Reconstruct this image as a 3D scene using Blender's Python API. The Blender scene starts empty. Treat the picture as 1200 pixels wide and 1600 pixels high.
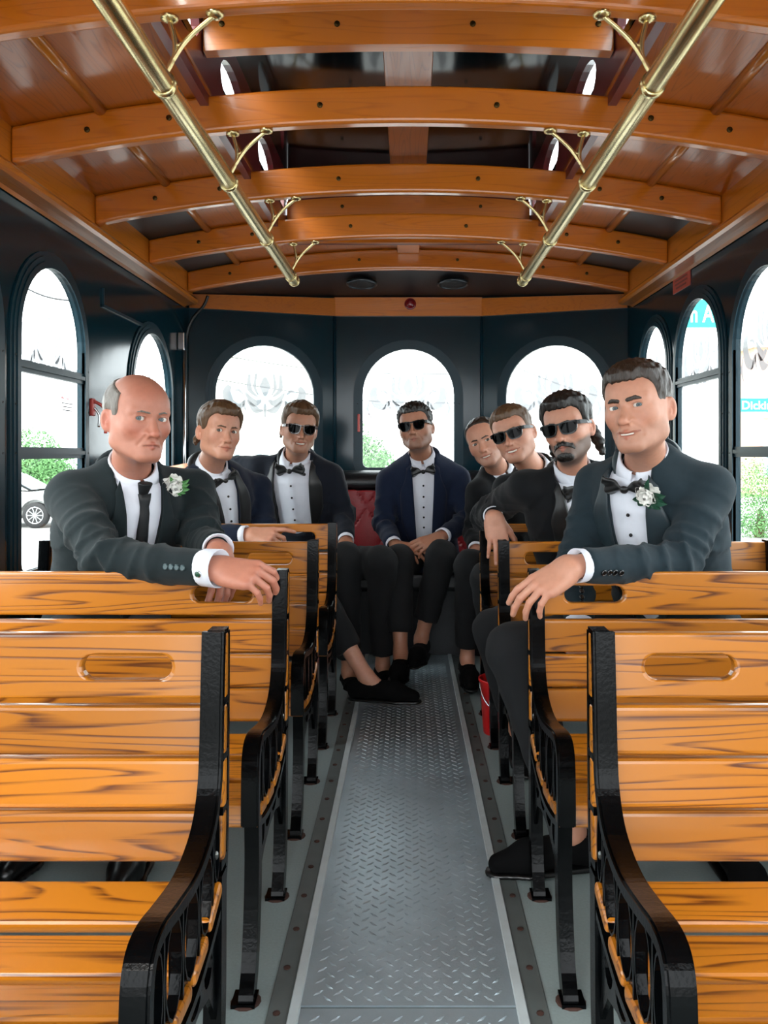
import bpy, bmesh, math, random
import numpy as np
from mathutils import Vector, Matrix

random.seed(7)
SC = bpy.context.scene
COL = SC.collection
R = math.radians

# ------------------------------------------------------------------ camera
VX, VY, FPX, EYE = 638.0, 708.0, 1280.0, 1.10      # vanishing point, focal length (px), eye height
cam_d = bpy.data.cameras.new('camera')
cam_d.sensor_fit = 'VERTICAL'
cam_d.sensor_height = 36.0
cam_d.sensor_width = 27.0
cam_d.lens = FPX / 1600.0 * 36.0
cam_d.shift_x = (600.0 - VX) / 1600.0
cam_d.shift_y = (VY - 800.0) / 1600.0
cam_d.clip_start = 0.05
cam_d.clip_end = 400
cam = bpy.data.objects.new('camera', cam_d)
cam.location = (0, 0, EYE)
cam.rotation_euler = (R(90), 0, 0)
COL.objects.link(cam)
SC.camera = cam

# ------------------------------------------------------------------ sky: even bright overcast
world = bpy.data.worlds.new('overcast_sky')
SC.world = world
world.use_nodes = True
bg = world.node_tree.nodes['Background']
bg.inputs['Color'].default_value = (0.92, 0.97, 1.0, 1)
bg.inputs['Strength'].default_value = 1.0
sun_d = bpy.data.lights.new('hazy_sun', 'SUN')
sun_d.energy = 1.2
sun_d.angle = R(30)
sun_d.color = (1.0, 0.96, 0.9)
sun = bpy.data.objects.new('hazy_sun', sun_d)
sun.rotation_euler = (R(52), 0, R(-28))
COL.objects.link(sun)

# ------------------------------------------------------------------ exposure
vs = SC.view_settings
vs.view_transform = 'Standard'
vs.look = 'None'
vs.gamma = 1.0
vs.use_curve_mapping = False
vs.exposure = 2.85


def P(px, py, Y):
    """Point seen at photo pixel (px, py), Y metres into the trolley."""
    return np.array([(px - VX) * Y / FPX, Y, EYE - (py - VY) * Y / FPX])


# ------------------------------------------------------------------ materials
def srgb(h):
    h = h.lstrip('#')
    c = [int(h[i:i + 2], 16) / 255 for i in (0, 2, 4)]
    return tuple((x / 12.92 if x <= 0.04045 else ((x + 0.055) / 1.055) ** 2.4) for x in c) + (1.0,)


MATS = {}


def newmat(name):
    m = bpy.data.materials.new(name)
    m.use_nodes = True
    nt = m.node_tree
    b = nt.nodes['Principled BSDF']
    MATS[name] = m
    return m, nt, b


def N(nt, kind, **kw):
    n = nt.nodes.new(kind)
    for k, v in kw.items():
        if k in n.inputs:
            n.inputs[k].default_value = v
        else:
            setattr(n, k, v)
    return n


def plain(name, col, rough=0.5, metal=0.0, noise=0.06, nscale=30, bump=0.0, bscale=60, coat=0.0, coords='Object', **kw):
    m, nt, b = newmat(name)
    c = srgb(col) if isinstance(col, str) else col
    tc = N(nt, 'ShaderNodeTexCoord')
    nz = N(nt, 'ShaderNodeTexNoise', Scale=nscale, Detail=4.0)
    nt.links.new(tc.outputs[coords], nz.inputs['Vector'])
    mr = N(nt, 'ShaderNodeMapRange')
    mr.inputs['To Min'].default_value = 1 - noise
    mr.inputs['To Max'].default_value = 1 + noise
    nt.links.new(nz.outputs['Fac'], mr.inputs['Value'])
    mx = N(nt, 'ShaderNodeVectorMath', operation='SCALE')
    mx.inputs[0].default_value = c[:3]
    nt.links.new(mr.outputs['Result'], mx.inputs['Scale'])
    nt.links.new(mx.outputs['Vector'], b.inputs['Base Color'])
    b.inputs['Roughness'].default_value = rough
    b.inputs['Metallic'].default_value = metal
    b.inputs['Coat Weight'].default_value = coat
    b.inputs['Coat Roughness'].default_value = 0.12
    if bump:
        n2 = N(nt, 'ShaderNodeTexNoise', Scale=bscale, Detail=3.0)
        nt.links.new(tc.outputs[coords], n2.inputs['Vector'])
        bp = N(nt, 'ShaderNodeBump', Strength=bump, Distance=0.01)
        nt.links.new(n2.outputs['Fac'], bp.inputs['Height'])
        nt.links.new(bp.outputs['Normal'], b.inputs['Normal'])
    for k, v in kw.items():
        b.inputs[k].default_value = v
    return m


def wood(name, light, dark, scale=1.0, axis=0, rough=0.32, coat=0.5, contrast=1.0, plain_sawn=True):
    """Varnished oak; the grain runs along the object's own axis, each piece with its own cut."""
    m, nt, b = newmat(name)
    L = nt.links.new
    tc = N(nt, 'ShaderNodeTexCoord')
    oi = N(nt, 'ShaderNodeObjectInfo')
    off = N(nt, 'ShaderNodeVectorMath', operation='SCALE')
    comb = N(nt, 'ShaderNodeCombineXYZ')
    m1 = N(nt, 'ShaderNodeMath', operation='MULTIPLY'); m1.inputs[1].default_value = 37.0
    m2 = N(nt, 'ShaderNodeMath', operation='MULTIPLY'); m2.inputs[1].default_value = 11.3
    m3 = N(nt, 'ShaderNodeMath', operation='MULTIPLY'); m3.inputs[1].default_value = 23.7
    for mm, s in zip((m1, m2, m3), 'XYZ'):
        L(oi.outputs['Random'], mm.inputs[0]); L(mm.outputs[0], comb.inputs[s])
    add = N(nt, 'ShaderNodeVectorMath', operation='ADD')
    L(tc.outputs['Object'], add.inputs[0]); L(comb.outputs[0], add.inputs[1])
    st = [9.0, 9.0, 9.0]; st[axis] = 0.6
    mp = N(nt, 'ShaderNodeMapping'); mp.inputs['Scale'].default_value = [s * scale for s in st]
    L(add.outputs[0], mp.inputs['Vector'])
    # large cathedral figure: contour lines of a stretched noise
    n1 = N(nt, 'ShaderNodeTexNoise', Scale=1.0, Detail=2.0, Roughness=0.45)
    L(mp.outputs[0], n1.inputs['Vector'])
    mul = N(nt, 'ShaderNodeMath', operation='MULTIPLY'); mul.inputs[1].default_value = 19.0
    L(n1.outputs['Fac'], mul.inputs[0])
    fr = N(nt, 'ShaderNodeMath', operation='FRACT'); L(mul.outputs[0], fr.inputs[0])
    rp = N(nt, 'ShaderNodeValToRGB')
    e = rp.color_ramp.elements
    e[0].position = 0.0; e[0].color = (1, 1, 1, 1)
    e[1].position = 0.26; e[1].color = (0, 0, 0, 1)
    e2 = e.new(0.90); e2.color = (0, 0, 0, 1)
    e3 = e.new(1.0); e3.color = (0.9, 0.9, 0.9, 1)
    L(fr.outputs[0], rp.inputs['Fac'])
    # pores
    st2 = [170.0, 170.0, 170.0]; st2[axis] = 2.6
    mp2 = N(nt, 'ShaderNodeMapping'); mp2.inputs['Scale'].default_value = st2
    L(add.outputs[0], mp2.inputs['Vector'])
    n2 = N(nt, 'ShaderNodeTexNoise', Scale=1.0, Detail=2.0)
    L(mp2.outputs[0], n2.inputs['Vector'])
    pr = N(nt, 'ShaderNodeMapRange'); pr.inputs['From Min'].default_value = 0.30; pr.inputs['From Max'].default_value = 0.56
    L(n2.outputs['Fac'], pr.inputs['Value'])
    pm = N(nt, 'ShaderNodeMath', operation='MULTIPLY'); L(rp.outputs[0], pm.inputs[0]); L(pr.outputs[0], pm.inputs[1])
    n3 = N(nt, 'ShaderNodeTexNoise', Scale=0.35, Detail=2.0); L(mp.outputs[0], n3.inputs['Vector'])
    ad = N(nt, 'ShaderNodeMath', operation='MULTIPLY_ADD'); L(n3.outputs['Fac'], ad.inputs[0]); ad.inputs[1].default_value = 0.35
    pm2 = N(nt, 'ShaderNodeMath', operation='MULTIPLY'); L(pm.outputs[0], pm2.inputs[0]); pm2.inputs[1].default_value = 0.95 * contrast
    L(pm2.outputs[0], ad.inputs[2])
    cl = N(nt, 'ShaderNodeMath', operation='MINIMUM'); L(ad.outputs[0], cl.inputs[0]); cl.inputs[1].default_value = 1.0
    mix = N(nt, 'ShaderNodeMix', data_type='RGBA')
    mix.inputs[6].default_value = srgb(light); mix.inputs[7].default_value = srgb(dark)
    L(cl.outputs[0], mix.inputs[0])
    # slight piece-to-piece tone
    hs = N(nt, 'ShaderNodeHueSaturation')
    vr = N(nt, 'ShaderNodeMapRange'); vr.inputs['To Min'].default_value = 0.84; vr.inputs['To Max'].default_value = 1.14
    L(oi.outputs['Random'], vr.inputs['Value']); L(vr.outputs[0], hs.inputs['Value'])
    L(mix.outputs[2], hs.inputs['Color'])
    L(hs.outputs[0], b.inputs['Base Color'])
    b.inputs['Roughness'].default_value = rough
    b.inputs['Coat Weight'].default_value = coat
    b.inputs['Coat Roughness'].default_value = 0.10
    bp = N(nt, 'ShaderNodeBump', Strength=0.12, Distance=0.002); L(pm.outputs[0], bp.inputs['Height'])
    bp.invert = True
    L(bp.outputs['Normal'], b.inputs['Normal'])
    return m


wood('bench_oak', '#B56D14', '#582A07', axis=0, rough=0.32, coat=0.45, contrast=1.0)
wood('slat_end_oak', '#B06A33', '#7A3F14', axis=0, rough=0.5, coat=0.0, contrast=0.3)
wood('beam_oak', '#C96E12', '#9C4D09', axis=0, rough=0.30, coat=0.9, contrast=0.45)
wood('panel_oak', '#B45E0F', '#7C3E08', scale=1.3, axis=1, rough=0.30, coat=0.6, contrast=0.55)
wood('molding_oak', '#BF6F1B', '#8B4A0C', axis=1, rough=0.28, coat=0.7, contrast=0.5)
plain('black_iron', '#030405', rough=0.17, noise=0.25, nscale=40, bump=0.05, bscale=150, **{'Specular IOR Level': 0.10})
plain('screw_steel', '#8A8C8A', rough=0.35, metal=1.0)
plain('dark_screw', '#4A3A20', rough=0.4, metal=1.0)
plain('wall_teal_black', '#06252F', rough=0.15, noise=0.25, nscale=3, bump=0.06, bscale=5, coat=0.0, **{'Specular IOR Level': 0.28})
plain('window_frame_teal', '#0C2B36', rough=0.35, noise=0.2, nscale=12, **{'Specular IOR Level': 0.25})
plain('ceiling_black', '#070708', rough=0.08, noise=0.2, **{'Specular IOR Level': 0.28})
plain('soffit_black', '#0A0F16', rough=0.45, noise=0.2, bump=0.3, bscale=200)
plain('maroon_board', '#5E1418', rough=0.35, coat=0.3)
plain('dark_teal_panel', '#14272D', rough=0.4, noise=0.2, nscale=6)
plain('brass', '#E3D09A', rough=0.27, metal=1.0, noise=0.08, nscale=8)
plain('floor_vinyl', '#839090', rough=0.55, noise=0.14, nscale=160, bump=0.05, bscale=200)
plain('plate_steel', '#AAB9C1', rough=0.33, metal=0.6, noise=0.22, nscale=9, bump=0.06, bscale=120)
plain('strip_aluminium', '#C9D3D6', rough=0.45, metal=0.25, noise=0.12, nscale=25)
plain('flange_grey', '#5F6665', rough=0.5, metal=0.3, noise=0.2, nscale=20)
plain('rust', '#3A2119', rough=0.8, noise=0.4, nscale=80)
plain('vinyl_black', '#0B0E12', rough=0.33, noise=0.15, bump=0.15, bscale=120)
plain('vinyl_red', '#86141C', rough=0.38, noise=0.15, bump=0.15, bscale=120)
plain('red_plastic', '#C41A1C', rough=0.35, noise=0.08)
plain('red_placard', '#A8402E', rough=0.5)
plain('placard_ink', '#6E2A20', rough=0.5)
plain('white_print', '#EDEDED', rough=0.5)
plain('grey_print', '#9A9A9C', rough=0.6)
plain('red_print', '#9C3A3E', rough=0.6)
plain('speaker_grille', '#14181C', rough=0.6, bump=0.6, bscale=400)
plain('speaker_rim', '#4A4E52', rough=0.3, metal=0.8)
plain('chrome', '#C9CDD0', rough=0.15, metal=1.0)
plain('red_lens', '#7A0F18', rough=0.2, coat=0.5)
plain('cable_black', '#08090A', rough=0.4)
plain('red_handle', '#B5423A', rough=0.4)
plain('asphalt', '#8E8E8C', rough=0.9, noise=0.15, nscale=3)
plain('concrete', '#C9C6BF', rough=0.9, noise=0.08, nscale=2)
plain('grass', '#5F7F45', rough=0.9, noise=0.3, nscale=4)
plain('render_white', '#D9D9D5', rough=0.85, noise=0.04, nscale=2)
plain('brick_red', '#C49A88', rough=0.9, noise=0.2, nscale=6)
plain('far_glass', '#7C939C', rough=0.15, noise=0.2)
plain('car_silver', '#A9AAA8', rough=0.25, metal=0.7, coat=0.6)
plain('car_glass', '#2C363B', rough=0.08)
plain('tyre', '#1B1B1C', rough=0.8)
plain('sign_green', '#0E8F86', rough=0.4)
plain('sign_white', '#F2F4F2', rough=0.4)
plain('post_grey', '#8B8F90', rough=0.5, metal=0.6)
plain('wire_dark', '#2A2C2E', rough=0.7)
plain('foliage', '#4E7A46', rough=0.8, noise=0.45, nscale=9)
plain('bark', '#5B4A3A', rough=0.9)


def glass_mat():
    m, nt, b = newmat('clear_pane')
    L = nt.links.new
    out = nt.nodes['Material Output']
    nt.nodes.remove(b)
    tr = N(nt, 'ShaderNodeBsdfTransparent'); tr.inputs['Color'].default_value = (0.96, 0.985, 0.98, 1)
    gl = N(nt, 'ShaderNodeBsdfGlossy'); gl.inputs['Roughness'].default_value = 0.02
    lw = N(nt, 'ShaderNodeLayerWeight', Blend=0.5)
    pw = N(nt, 'ShaderNodeMath', operation='POWER'); L(lw.outputs['Facing'], pw.inputs[0]); pw.inputs[1].default_value = 5.0
    fr = N(nt, 'ShaderNodeMath', operation='MULTIPLY_ADD'); L(pw.outputs[0], fr.inputs[0]); fr.inputs[1].default_value = 0.35; fr.inputs[2].default_value = 0.02
    mx = N(nt, 'ShaderNodeMixShader')
    L(fr.outputs[0], mx.inputs[0]); L(tr.outputs[0], mx.inputs[1]); L(gl.outputs[0], mx.inputs[2])
    L(mx.outputs[0], out.inputs['Surface'])
    # acid-etched ornament: slightly dimmer, diffusing glass
    m, nt, b = newmat('etched_glass')
    out = nt.nodes['Material Output']
    nt.nodes.remove(b)
    tr = N(nt, 'ShaderNodeBsdfTransparent'); tr.inputs['Color'].default_value = (0.15, 0.15, 0.155, 1)
    df = N(nt, 'ShaderNodeBsdfTranslucent'); df.inputs['Color'].default_value = (0.26, 0.26, 0.27, 1)
    mx = N(nt, 'ShaderNodeMixShader'); mx.inputs[0].default_value = 0.55
    nt.links.new(tr.outputs[0], mx.inputs[1]); nt.links.new(df.outputs[0], mx.inputs[2])
    nt.links.new(mx.outputs[0], out.inputs['Surface'])


glass_mat()


# ------------------------------------------------------------------ mesh helpers
def link(name, me, mat=None, parent=None, loc=None, smooth=False, rot=None):
    o = bpy.data.objects.new(name, me)
    COL.objects.link(o)
    if mat is not None and len(me.materials) == 0:
        for mm in (mat if isinstance(mat, (list, tuple)) else [mat]):
            me.materials.append(MATS[mm])
    if parent is not None:
        o.parent = parent
    if loc is not None:
        o.location = [float(c) for c in loc]
    if rot is not None:
        o.rotation_euler = rot
    if smooth:
        me.polygons.foreach_set('use_smooth', [True] * len(me.polygons))
    return o


def tag(o, label=None, cat=None, group=None, kind=None):
    if label: o['label'] = label
    if cat: o['category'] = cat
    if group: o['group'] = group
    if kind: o['kind'] = kind
    return o


def empty(name, loc=(0, 0, 0), rz=0.0):
    o = bpy.data.objects.new(name, None)
    o.empty_display_size = 0.1
    o.location = [float(c) for c in loc]
    o.rotation_euler = (0, 0, rz)
    COL.objects.link(o)
    return o


def copy_tree(o, parent=None):
    c = o.copy()
    COL.objects.link(c)
    c.parent = parent
    for ch in list(o.children):
        copy_tree(ch, c)
    return c


def pyd(name, verts, faces):
    me = bpy.data.meshes.new(name)
    me.from_pydata([tuple(map(float, v)) for v in verts], [], [tuple(f) for f in faces])
    me.update()
    return me


def bm_mesh(bm, name):
    bmesh.ops.recalc_face_normals(bm, faces=bm.faces[:])
    me = bpy.data.meshes.new(name)
    bm.to_mesh(me)
    bm.free()
    return me


def box_mesh(name, sx, sy, sz, bevel=0.0, seg=2, centre=(0, 0, 0)):
    bm = bmesh.new()
    bmesh.ops.create_cube(bm, size=1.0)
    for v in bm.verts:
        v.co = Vector((v.co.x * sx + centre[0], v.co.y * sy + centre[1], v.co.z * sz + centre[2]))
    if bevel:
        bmesh.ops.bevel(bm, geom=bm.edges[:], offset=bevel, segments=seg, affect='EDGES', profile=0.6)
    return bm_mesh(bm, name)


def add_box(bm, lo, hi):
    vs_ = [bm.verts.new((x, y, z)) for x in (lo[0], hi[0]) for y in (lo[1], hi[1]) for z in (lo[2], hi[2])]
    for f in ((0, 1, 3, 2), (4, 6, 7, 5), (0, 4, 5, 1), (2, 3, 7, 6), (0, 2, 6, 4), (1, 5, 7, 3)):
        bm.faces.new([vs_[i] for i in f])


def frame_of(d):
    d = Vector(d).normalized()
    a = Vector((0, 0, 1)) if abs(d.z) < 0.9 else Vector((1, 0, 0))
    x = d.cross(a).normalized()
    y = d.cross(x).normalized()
    return x, y, d


def add_tube(bm, pts, rad, n=10, caps=True, squash=1.0):
    """Tube through pts; rad a number or one per point."""
    pts = [Vector(p) for p in pts]
    rr = rad if isinstance(rad, (list, tuple)) else [rad] * len(pts)
    rings = []
    x = None
    for i, p in enumerate(pts):
        d = (pts[min(i + 1, len(pts) - 1)] - pts[max(i - 1, 0)]).normalized()
        if x is None:
            x, y, _ = frame_of(d)
        else:
            x = (x - d * x.dot(d)).normalized()
            y = d.cross(x)
        rings.append([bm.verts.new(p + (x * math.cos(2 * math.pi * k / n) + y * math.sin(2 * math.pi * k / n) * squash) * rr[i]) for k in range(n)])
    for a, b in zip(rings, rings[1:]):
        for k in range(n):
            bm.faces.new((a[k], a[(k + 1) % n], b[(k + 1) % n], b[k]))
    if caps:
        bm.faces.new(rings[0][::-1])
        bm.faces.new(rings[-1])


def tube_mesh(name, pts, rad, n=10, squash=1.0):
    bm = bmesh.new()
    add_tube(bm, pts, rad, n, squash=squash)
    return bm_mesh(bm, name)


def add_lathe(bm, prof, n=24, M=None):
    """prof: (r, z) pairs, lathed about z; M optional matrix."""
    rings = []
    for r, z in prof:
        ring = []
        for k in range(n):
            a = 2 * math.pi * k / n
            v = Vector((r * math.cos(a), r * math.sin(a), z))
            ring.append(bm.verts.new(M @ v if M else v))
        rings.append(ring)
    for a, b in zip(rings, rings[1:]):
        for k in range(n):
            bm.faces.new((a[k], a[(k + 1) % n], b[(k + 1) % n], b[k]))
    bm.faces.new(rings[0][::-1])
    bm.faces.new(rings[-1])


def lathe_mesh(name, prof, n=24):
    bm = bmesh.new()
    add_lathe(bm, prof, n)
    return bm_mesh(bm, name)


def add_prism(bm, outline, to3d, d0, d1, holes=()):
    """Extrude a 2-D outline (with optional holes) between depths d0 and d1."""
    loops = [outline] + list(holes)
    for d in (d0, d1):
        edges = []
        for lp in loops:
            vs_ = [bm.verts.new(to3d(p[0], p[1], d)) for p in lp]
            for i in range(len(vs_)):
                edges.append(bm.edges.new((vs_[i], vs_[(i + 1) % len(vs_)])))
        bmesh.ops.triangle_fill(bm, use_beauty=True, use_dissolve=False, edges=edges)
    for lp in loops:
        a = [bm.verts.new(to3d(p[0], p[1], d0)) for p in lp]
        b = [bm.verts.new(to3d(p[0], p[1], d1)) for p in lp]
        for i in range(len(lp)):
            j = (i + 1) % len(lp)
            bm.faces.new((a[i], a[j], b[j], b[i]))


def prism_mesh(name, outline, to3d, d0, d1, holes=()):
    bm = bmesh.new()
    add_prism(bm, outline, to3d, d0, d1, holes)
    bmesh.ops.remove_doubles(bm, verts=bm.verts[:], dist=1e-6)
    return bm_mesh(bm, name)


def smooth_path(pts, n=8):
    """Catmull-Rom through points (any dimension)."""
    pts = [np.array(p, float) for p in pts]
    out = []
    for i in range(len(pts) - 1):
        p0 = pts[max(i - 1, 0)]; p1 = pts[i]; p2 = pts[i + 1]; p3 = pts[min(i + 2, len(pts) - 1)]
        for k in range(n):
            t = k / n
            out.append(0.5 * ((2 * p1) + (-p0 + p2) * t + (2 * p0 - 5 * p1 + 4 * p2 - p3) * t * t + (-p0 + 3 * p1 - 3 * p2 + p3) * t ** 3))
    out.append(pts[-1])
    return out


def text_mesh(name, body, size, extrude, mat, parent, loc, rot, align='LEFT', offset=0.0):
    cu = bpy.data.curves.new(name, 'FONT')
    cu.body = body; cu.size = size; cu.extrude = extrude; cu.align_x = align; cu.offset = offset; cu.resolution_u = 3
    tmp = bpy.data.objects.new(name, cu); COL.objects.link(tmp)
    dg = bpy.context.evaluated_depsgraph_get()
    me = bpy.data.meshes.new_from_object(tmp.evaluated_get(dg))
    bpy.data.objects.remove(tmp)
    me.name = name
    me.materials.clear()
    return link(name, me, mat, parent, loc, rot=rot)


def XYZ_x(a, b, d): return (d, a, b)        # outline in (y, z), extruded along x
def XYZ_y(a, b, d): return (a, d, b)        # outline in (x, z), extruded along y
def XYZ_z(a, b, d): return (a, b, d)

# ================================================================== THE TROLLEY'S SHELL
WX = 1.28            # inner face of the side walls
Y0 = -1.65           # the body goes on this far behind the camera, then opens to the driver's cab
BACK = [(-WX, 4.78), (-0.455, 5.07), (0.455, 5.07), (WX, 4.78)]


def back_y(x):
    return float(np.interp(x, [p[0] for p in BACK], [p[1] for p in BACK]))


def arch(c, w, z0, z1, n=20, corner=0.03):
    """Arched opening: flat sill with rounded corners, semicircular head."""
    r = w / 2
    sp = z1 - r
    pts = []
    for k in range(4):
        a = math.pi + math.pi / 2 * k / 3
        pts.append((c - r + corner + corner * math.cos(a), z0 + corner + corner * math.sin(a)))
    for k in range(4):
        a = 1.5 * math.pi + math.pi / 2 * k / 3
        pts.append((c + r - corner + corner * math.cos(a), z0 + corner + corner * math.sin(a)))
    for k in range(n + 1):
        a = math.pi * k / n
        pts.append((c + r * math.cos(a), sp + r * math.sin(a)))
    return pts


# centre, width, sill, head, heights of the sash rails
LEFT_W = [(-1.09, 0.54, 0.70, 1.76, (1.39, 1.10)), (-0.42, 0.54, 0.70, 1.76, (1.39, 1.10)), (0.25, 0.54, 0.70, 1.76, (1.39, 1.10)), (0.92, 0.54, 0.70, 1.76, (1.39, 1.10)),
          (1.59, 0.54, 0.70, 1.76, (1.39, 1.10)), (2.265, 0.54, 0.70, 1.76, (1.39, 1.10)),
          (2.946, 0.545, 0.70, 1.765, (1.39, 1.10)), (4.085, 0.61, 0.62, 1.70, ())]
RIGHT_W = [(-1.09, 0.54, 0.70, 1.76, (1.10,)), (-0.42, 0.54, 0.70, 1.76, (1.10,)), (0.25, 0.54, 0.70, 1.76, (1.10,)), (0.92, 0.54, 0.70, 1.76, (1.10,)), (1.59, 0.54, 0.70, 1.76, (1.10,)),
           (2.265, 0.54, 0.70, 1.76, (1.10,)), (2.935, 0.545, 0.70, 1.775, (1.105,)), (3.616, 0.556, 0.70, 1.785, (1.43,)),
           (4.262, 0.475, 0.70, 1.765, ())]


def petal(bm, pts, widths, to3d, d, n=7):
    """A leaf-shaped stroke of the etched ornament."""
    path = smooth_path(pts, n)
    m = len(path)
    ws = np.interp(np.linspace(0, 1, m), np.linspace(0, 1, len(widths)), widths)
    L_, R_ = [], []
    for i, p in enumerate(path):
        t = path[min(i + 1, m - 1)] - path[max(i - 1, 0)]
        t = t / (np.linalg.norm(t) + 1e-9)
        nn = np.array([-t[1], t[0]])
        a = p + nn * ws[i] / 2
        b = p - nn * ws[i] / 2
        L_.append(bm.verts.new(to3d(a[0], a[1], d)))
        R_.append(bm.verts.new(to3d(b[0], b[1], d)))
    for i in range(m - 1):
        bm.faces.new((L_[i], L_[i + 1], R_[i + 1], R_[i]))


def motif(name, to3d, c, zc, s, d):
    """Etched lotus ornament centred at (c, zc), s = half width."""
    bm = bmesh.new()
    pet = [
        ([(0, -.10), (0, .12), (0, .34)], (.05, .27, .06)),
    ]
    side = [
        ([(.16, -.08), (.24, .12), (.20, .42)], (.03, .08, .05)),
        ([(.18, -.12), (.36, .06), (.36, .40)], (.03, .12, .06)),
        ([(.08, -.20), (.26, -.26), (.46, -.02)], (.04, .19, .03)),
        ([(.04, -.44), (.22, -.42), (.42, -.20)], (.03, .17, .03)),
        ([(.45, -.20), (.60, -.36), (.80, -.28), (.88, -.02), (.80, .12)], (.04, .16, .22, .19, .10)),
        ([(.52, -.06), (.60, .02), (.70, .02)], (.03, .07, .03)),
        ([(.50, -.22), (.48, -.34), (.44, -.46)], (.03, .07, .02)),
        ([(.56, -.30), (.60, -.40), (.66, -.44)], (.02, .05, .02)),
        ([(.96, -.20), (1.03, -.42), (.94, -.62)], (.02, .08, .02)),
    ]
    pet.append(([(0, -.28), (0, -.42), (0, -.60)], (.03, .08, .03)))
    for pts, w in pet:
        petal(bm, [(c + s * p[0], zc + s * p[1]) for p in pts], [s * q for q in w], to3d, d)
    for pts, w in side:
        for sg in (-1, 1):
            petal(bm, [(c + sg * s * p[0], zc + s * p[1]) for p in pts], [s * q for q in w], to3d, d)
    return bm_mesh(bm, name)


WIN_N = [0]


def window(to3d, inn, c, w, z0, z1, rails, etched=True, big=False):
    """Arched window: to3d(u, v, depth) with depth measured inward (inn = +1/-1 gives the sense)."""
    WIN_N[0] += 1
    root = empty('window_%d' % WIN_N[0])
    root['kind'] = 'structure'
    a0 = arch(c, w - 0.012, z0 + 0.006, z1 - 0.006)
    for nm, o, p0, p1 in (('frame', 0.052, 0.0, 0.006), ('frame_ridge', 0.036, 0.0, 0.011), ('gasket', 0.018, -0.012, 0.015)):
        out = arch(c, w + 2 * o, z0 - o, z1 + o, corner=0.03 + o)
        link(nm, prism_mesh(nm, out, to3d, inn * p0, inn * p1, [a0]), 'window_frame_teal', root)
    link('pane', prism_mesh('pane', arch(c, w, z0, z1), to3d, -inn * 0.017, -inn * 0.013), 'clear_pane', root)
    for zr in rails:
        bm = bmesh.new()
        add_prism(bm, [(c - w / 2, zr - .020), (c + w / 2, zr - .020), (c + w / 2, zr + .020), (c - w / 2, zr + .020)], to3d, -inn * 0.012, inn * 0.008)
        add_prism(bm, [(c - w / 2, zr - .006), (c + w / 2, zr - .006), (c + w / 2, zr + .008), (c - w / 2, zr + .008)], to3d, inn * 0.008, inn * 0.014)
        link('sash_rail', bm_mesh(bm, 'sash_rail'), 'window_frame_teal', root)
    if etched:
        link('etched_ornament', motif('etched_ornament', to3d, c, z1 - w * 0.47, w * 0.43, -inn * 0.0122), 'etched_glass', root)
    # frame screws
    for zz in np.arange(z0 + 0.08, z1 - w / 2, 0.16):
        for sg in (-1, 1):
            p = to3d(c + sg * (w / 2 + 0.027), zz, inn * 0.011)
            if not big and zz > z0 + 0.3:
                s = link('screw', SCREW_X if not big else SCREW_X, None, root, p)
    return root


bm = bmesh.new()
bmesh.ops.create_icosphere(bm, subdivisions=1, radius=0.0045)
SCREW_X = bm_mesh(bm, 'frame_screw')
SCREW_X.materials.append(MATS['cable_black'])

# ---- side walls
for side, wins, sx in (('left', LEFT_W, -1), ('right', RIGHT_W, 1)):
    holes = [arch(c, w, z0, z1) for c, w, z0, z1, _ in wins]
    me = prism_mesh('wall_' + side, [(Y0, -0.02), (4.80, -0.02), (4.80, 2.06), (Y0, 2.06)], XYZ_x, sx * WX, sx * (WX + 0.022), holes)
    wl = link('wall_' + side, me, 'wall_teal_black')
    wl['kind'] = 'structure'
    for c, w, z0, z1, rails in wins:
        window(lambda a, b, d, s=sx: (s * WX + d, a, b), -sx, c, w, z0, z1, rails)
# raised trim line and hinge bar on the left wall by the last window
bm = bmesh.new()
add_box(bm, (-WX, 3.42, 1.715), (-WX + 0.008, 3.43, 1.79)); add_box(bm, (-WX, 3.42, 1.71), (-WX + 0.008, 4.02, 1.722))
t = link('trim_1', bm_mesh(bm, 'trim_1'), 'window_frame_teal'); t['kind'] = 'structure'
t = link('trim_2', tube_mesh('trim_2', [(-WX + 0.03, 4.56, 0.45), (-WX + 0.03, 4.56, 1.72)], 0.011, 8), 'chrome', smooth=True)
t['kind'] = 'structure'
link('bracket', box_mesh('bracket', 0.04, 0.05, 0.10, 0.006), 'chrome', t, (-WX + 0.02, 4.56, 1.72))

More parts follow.
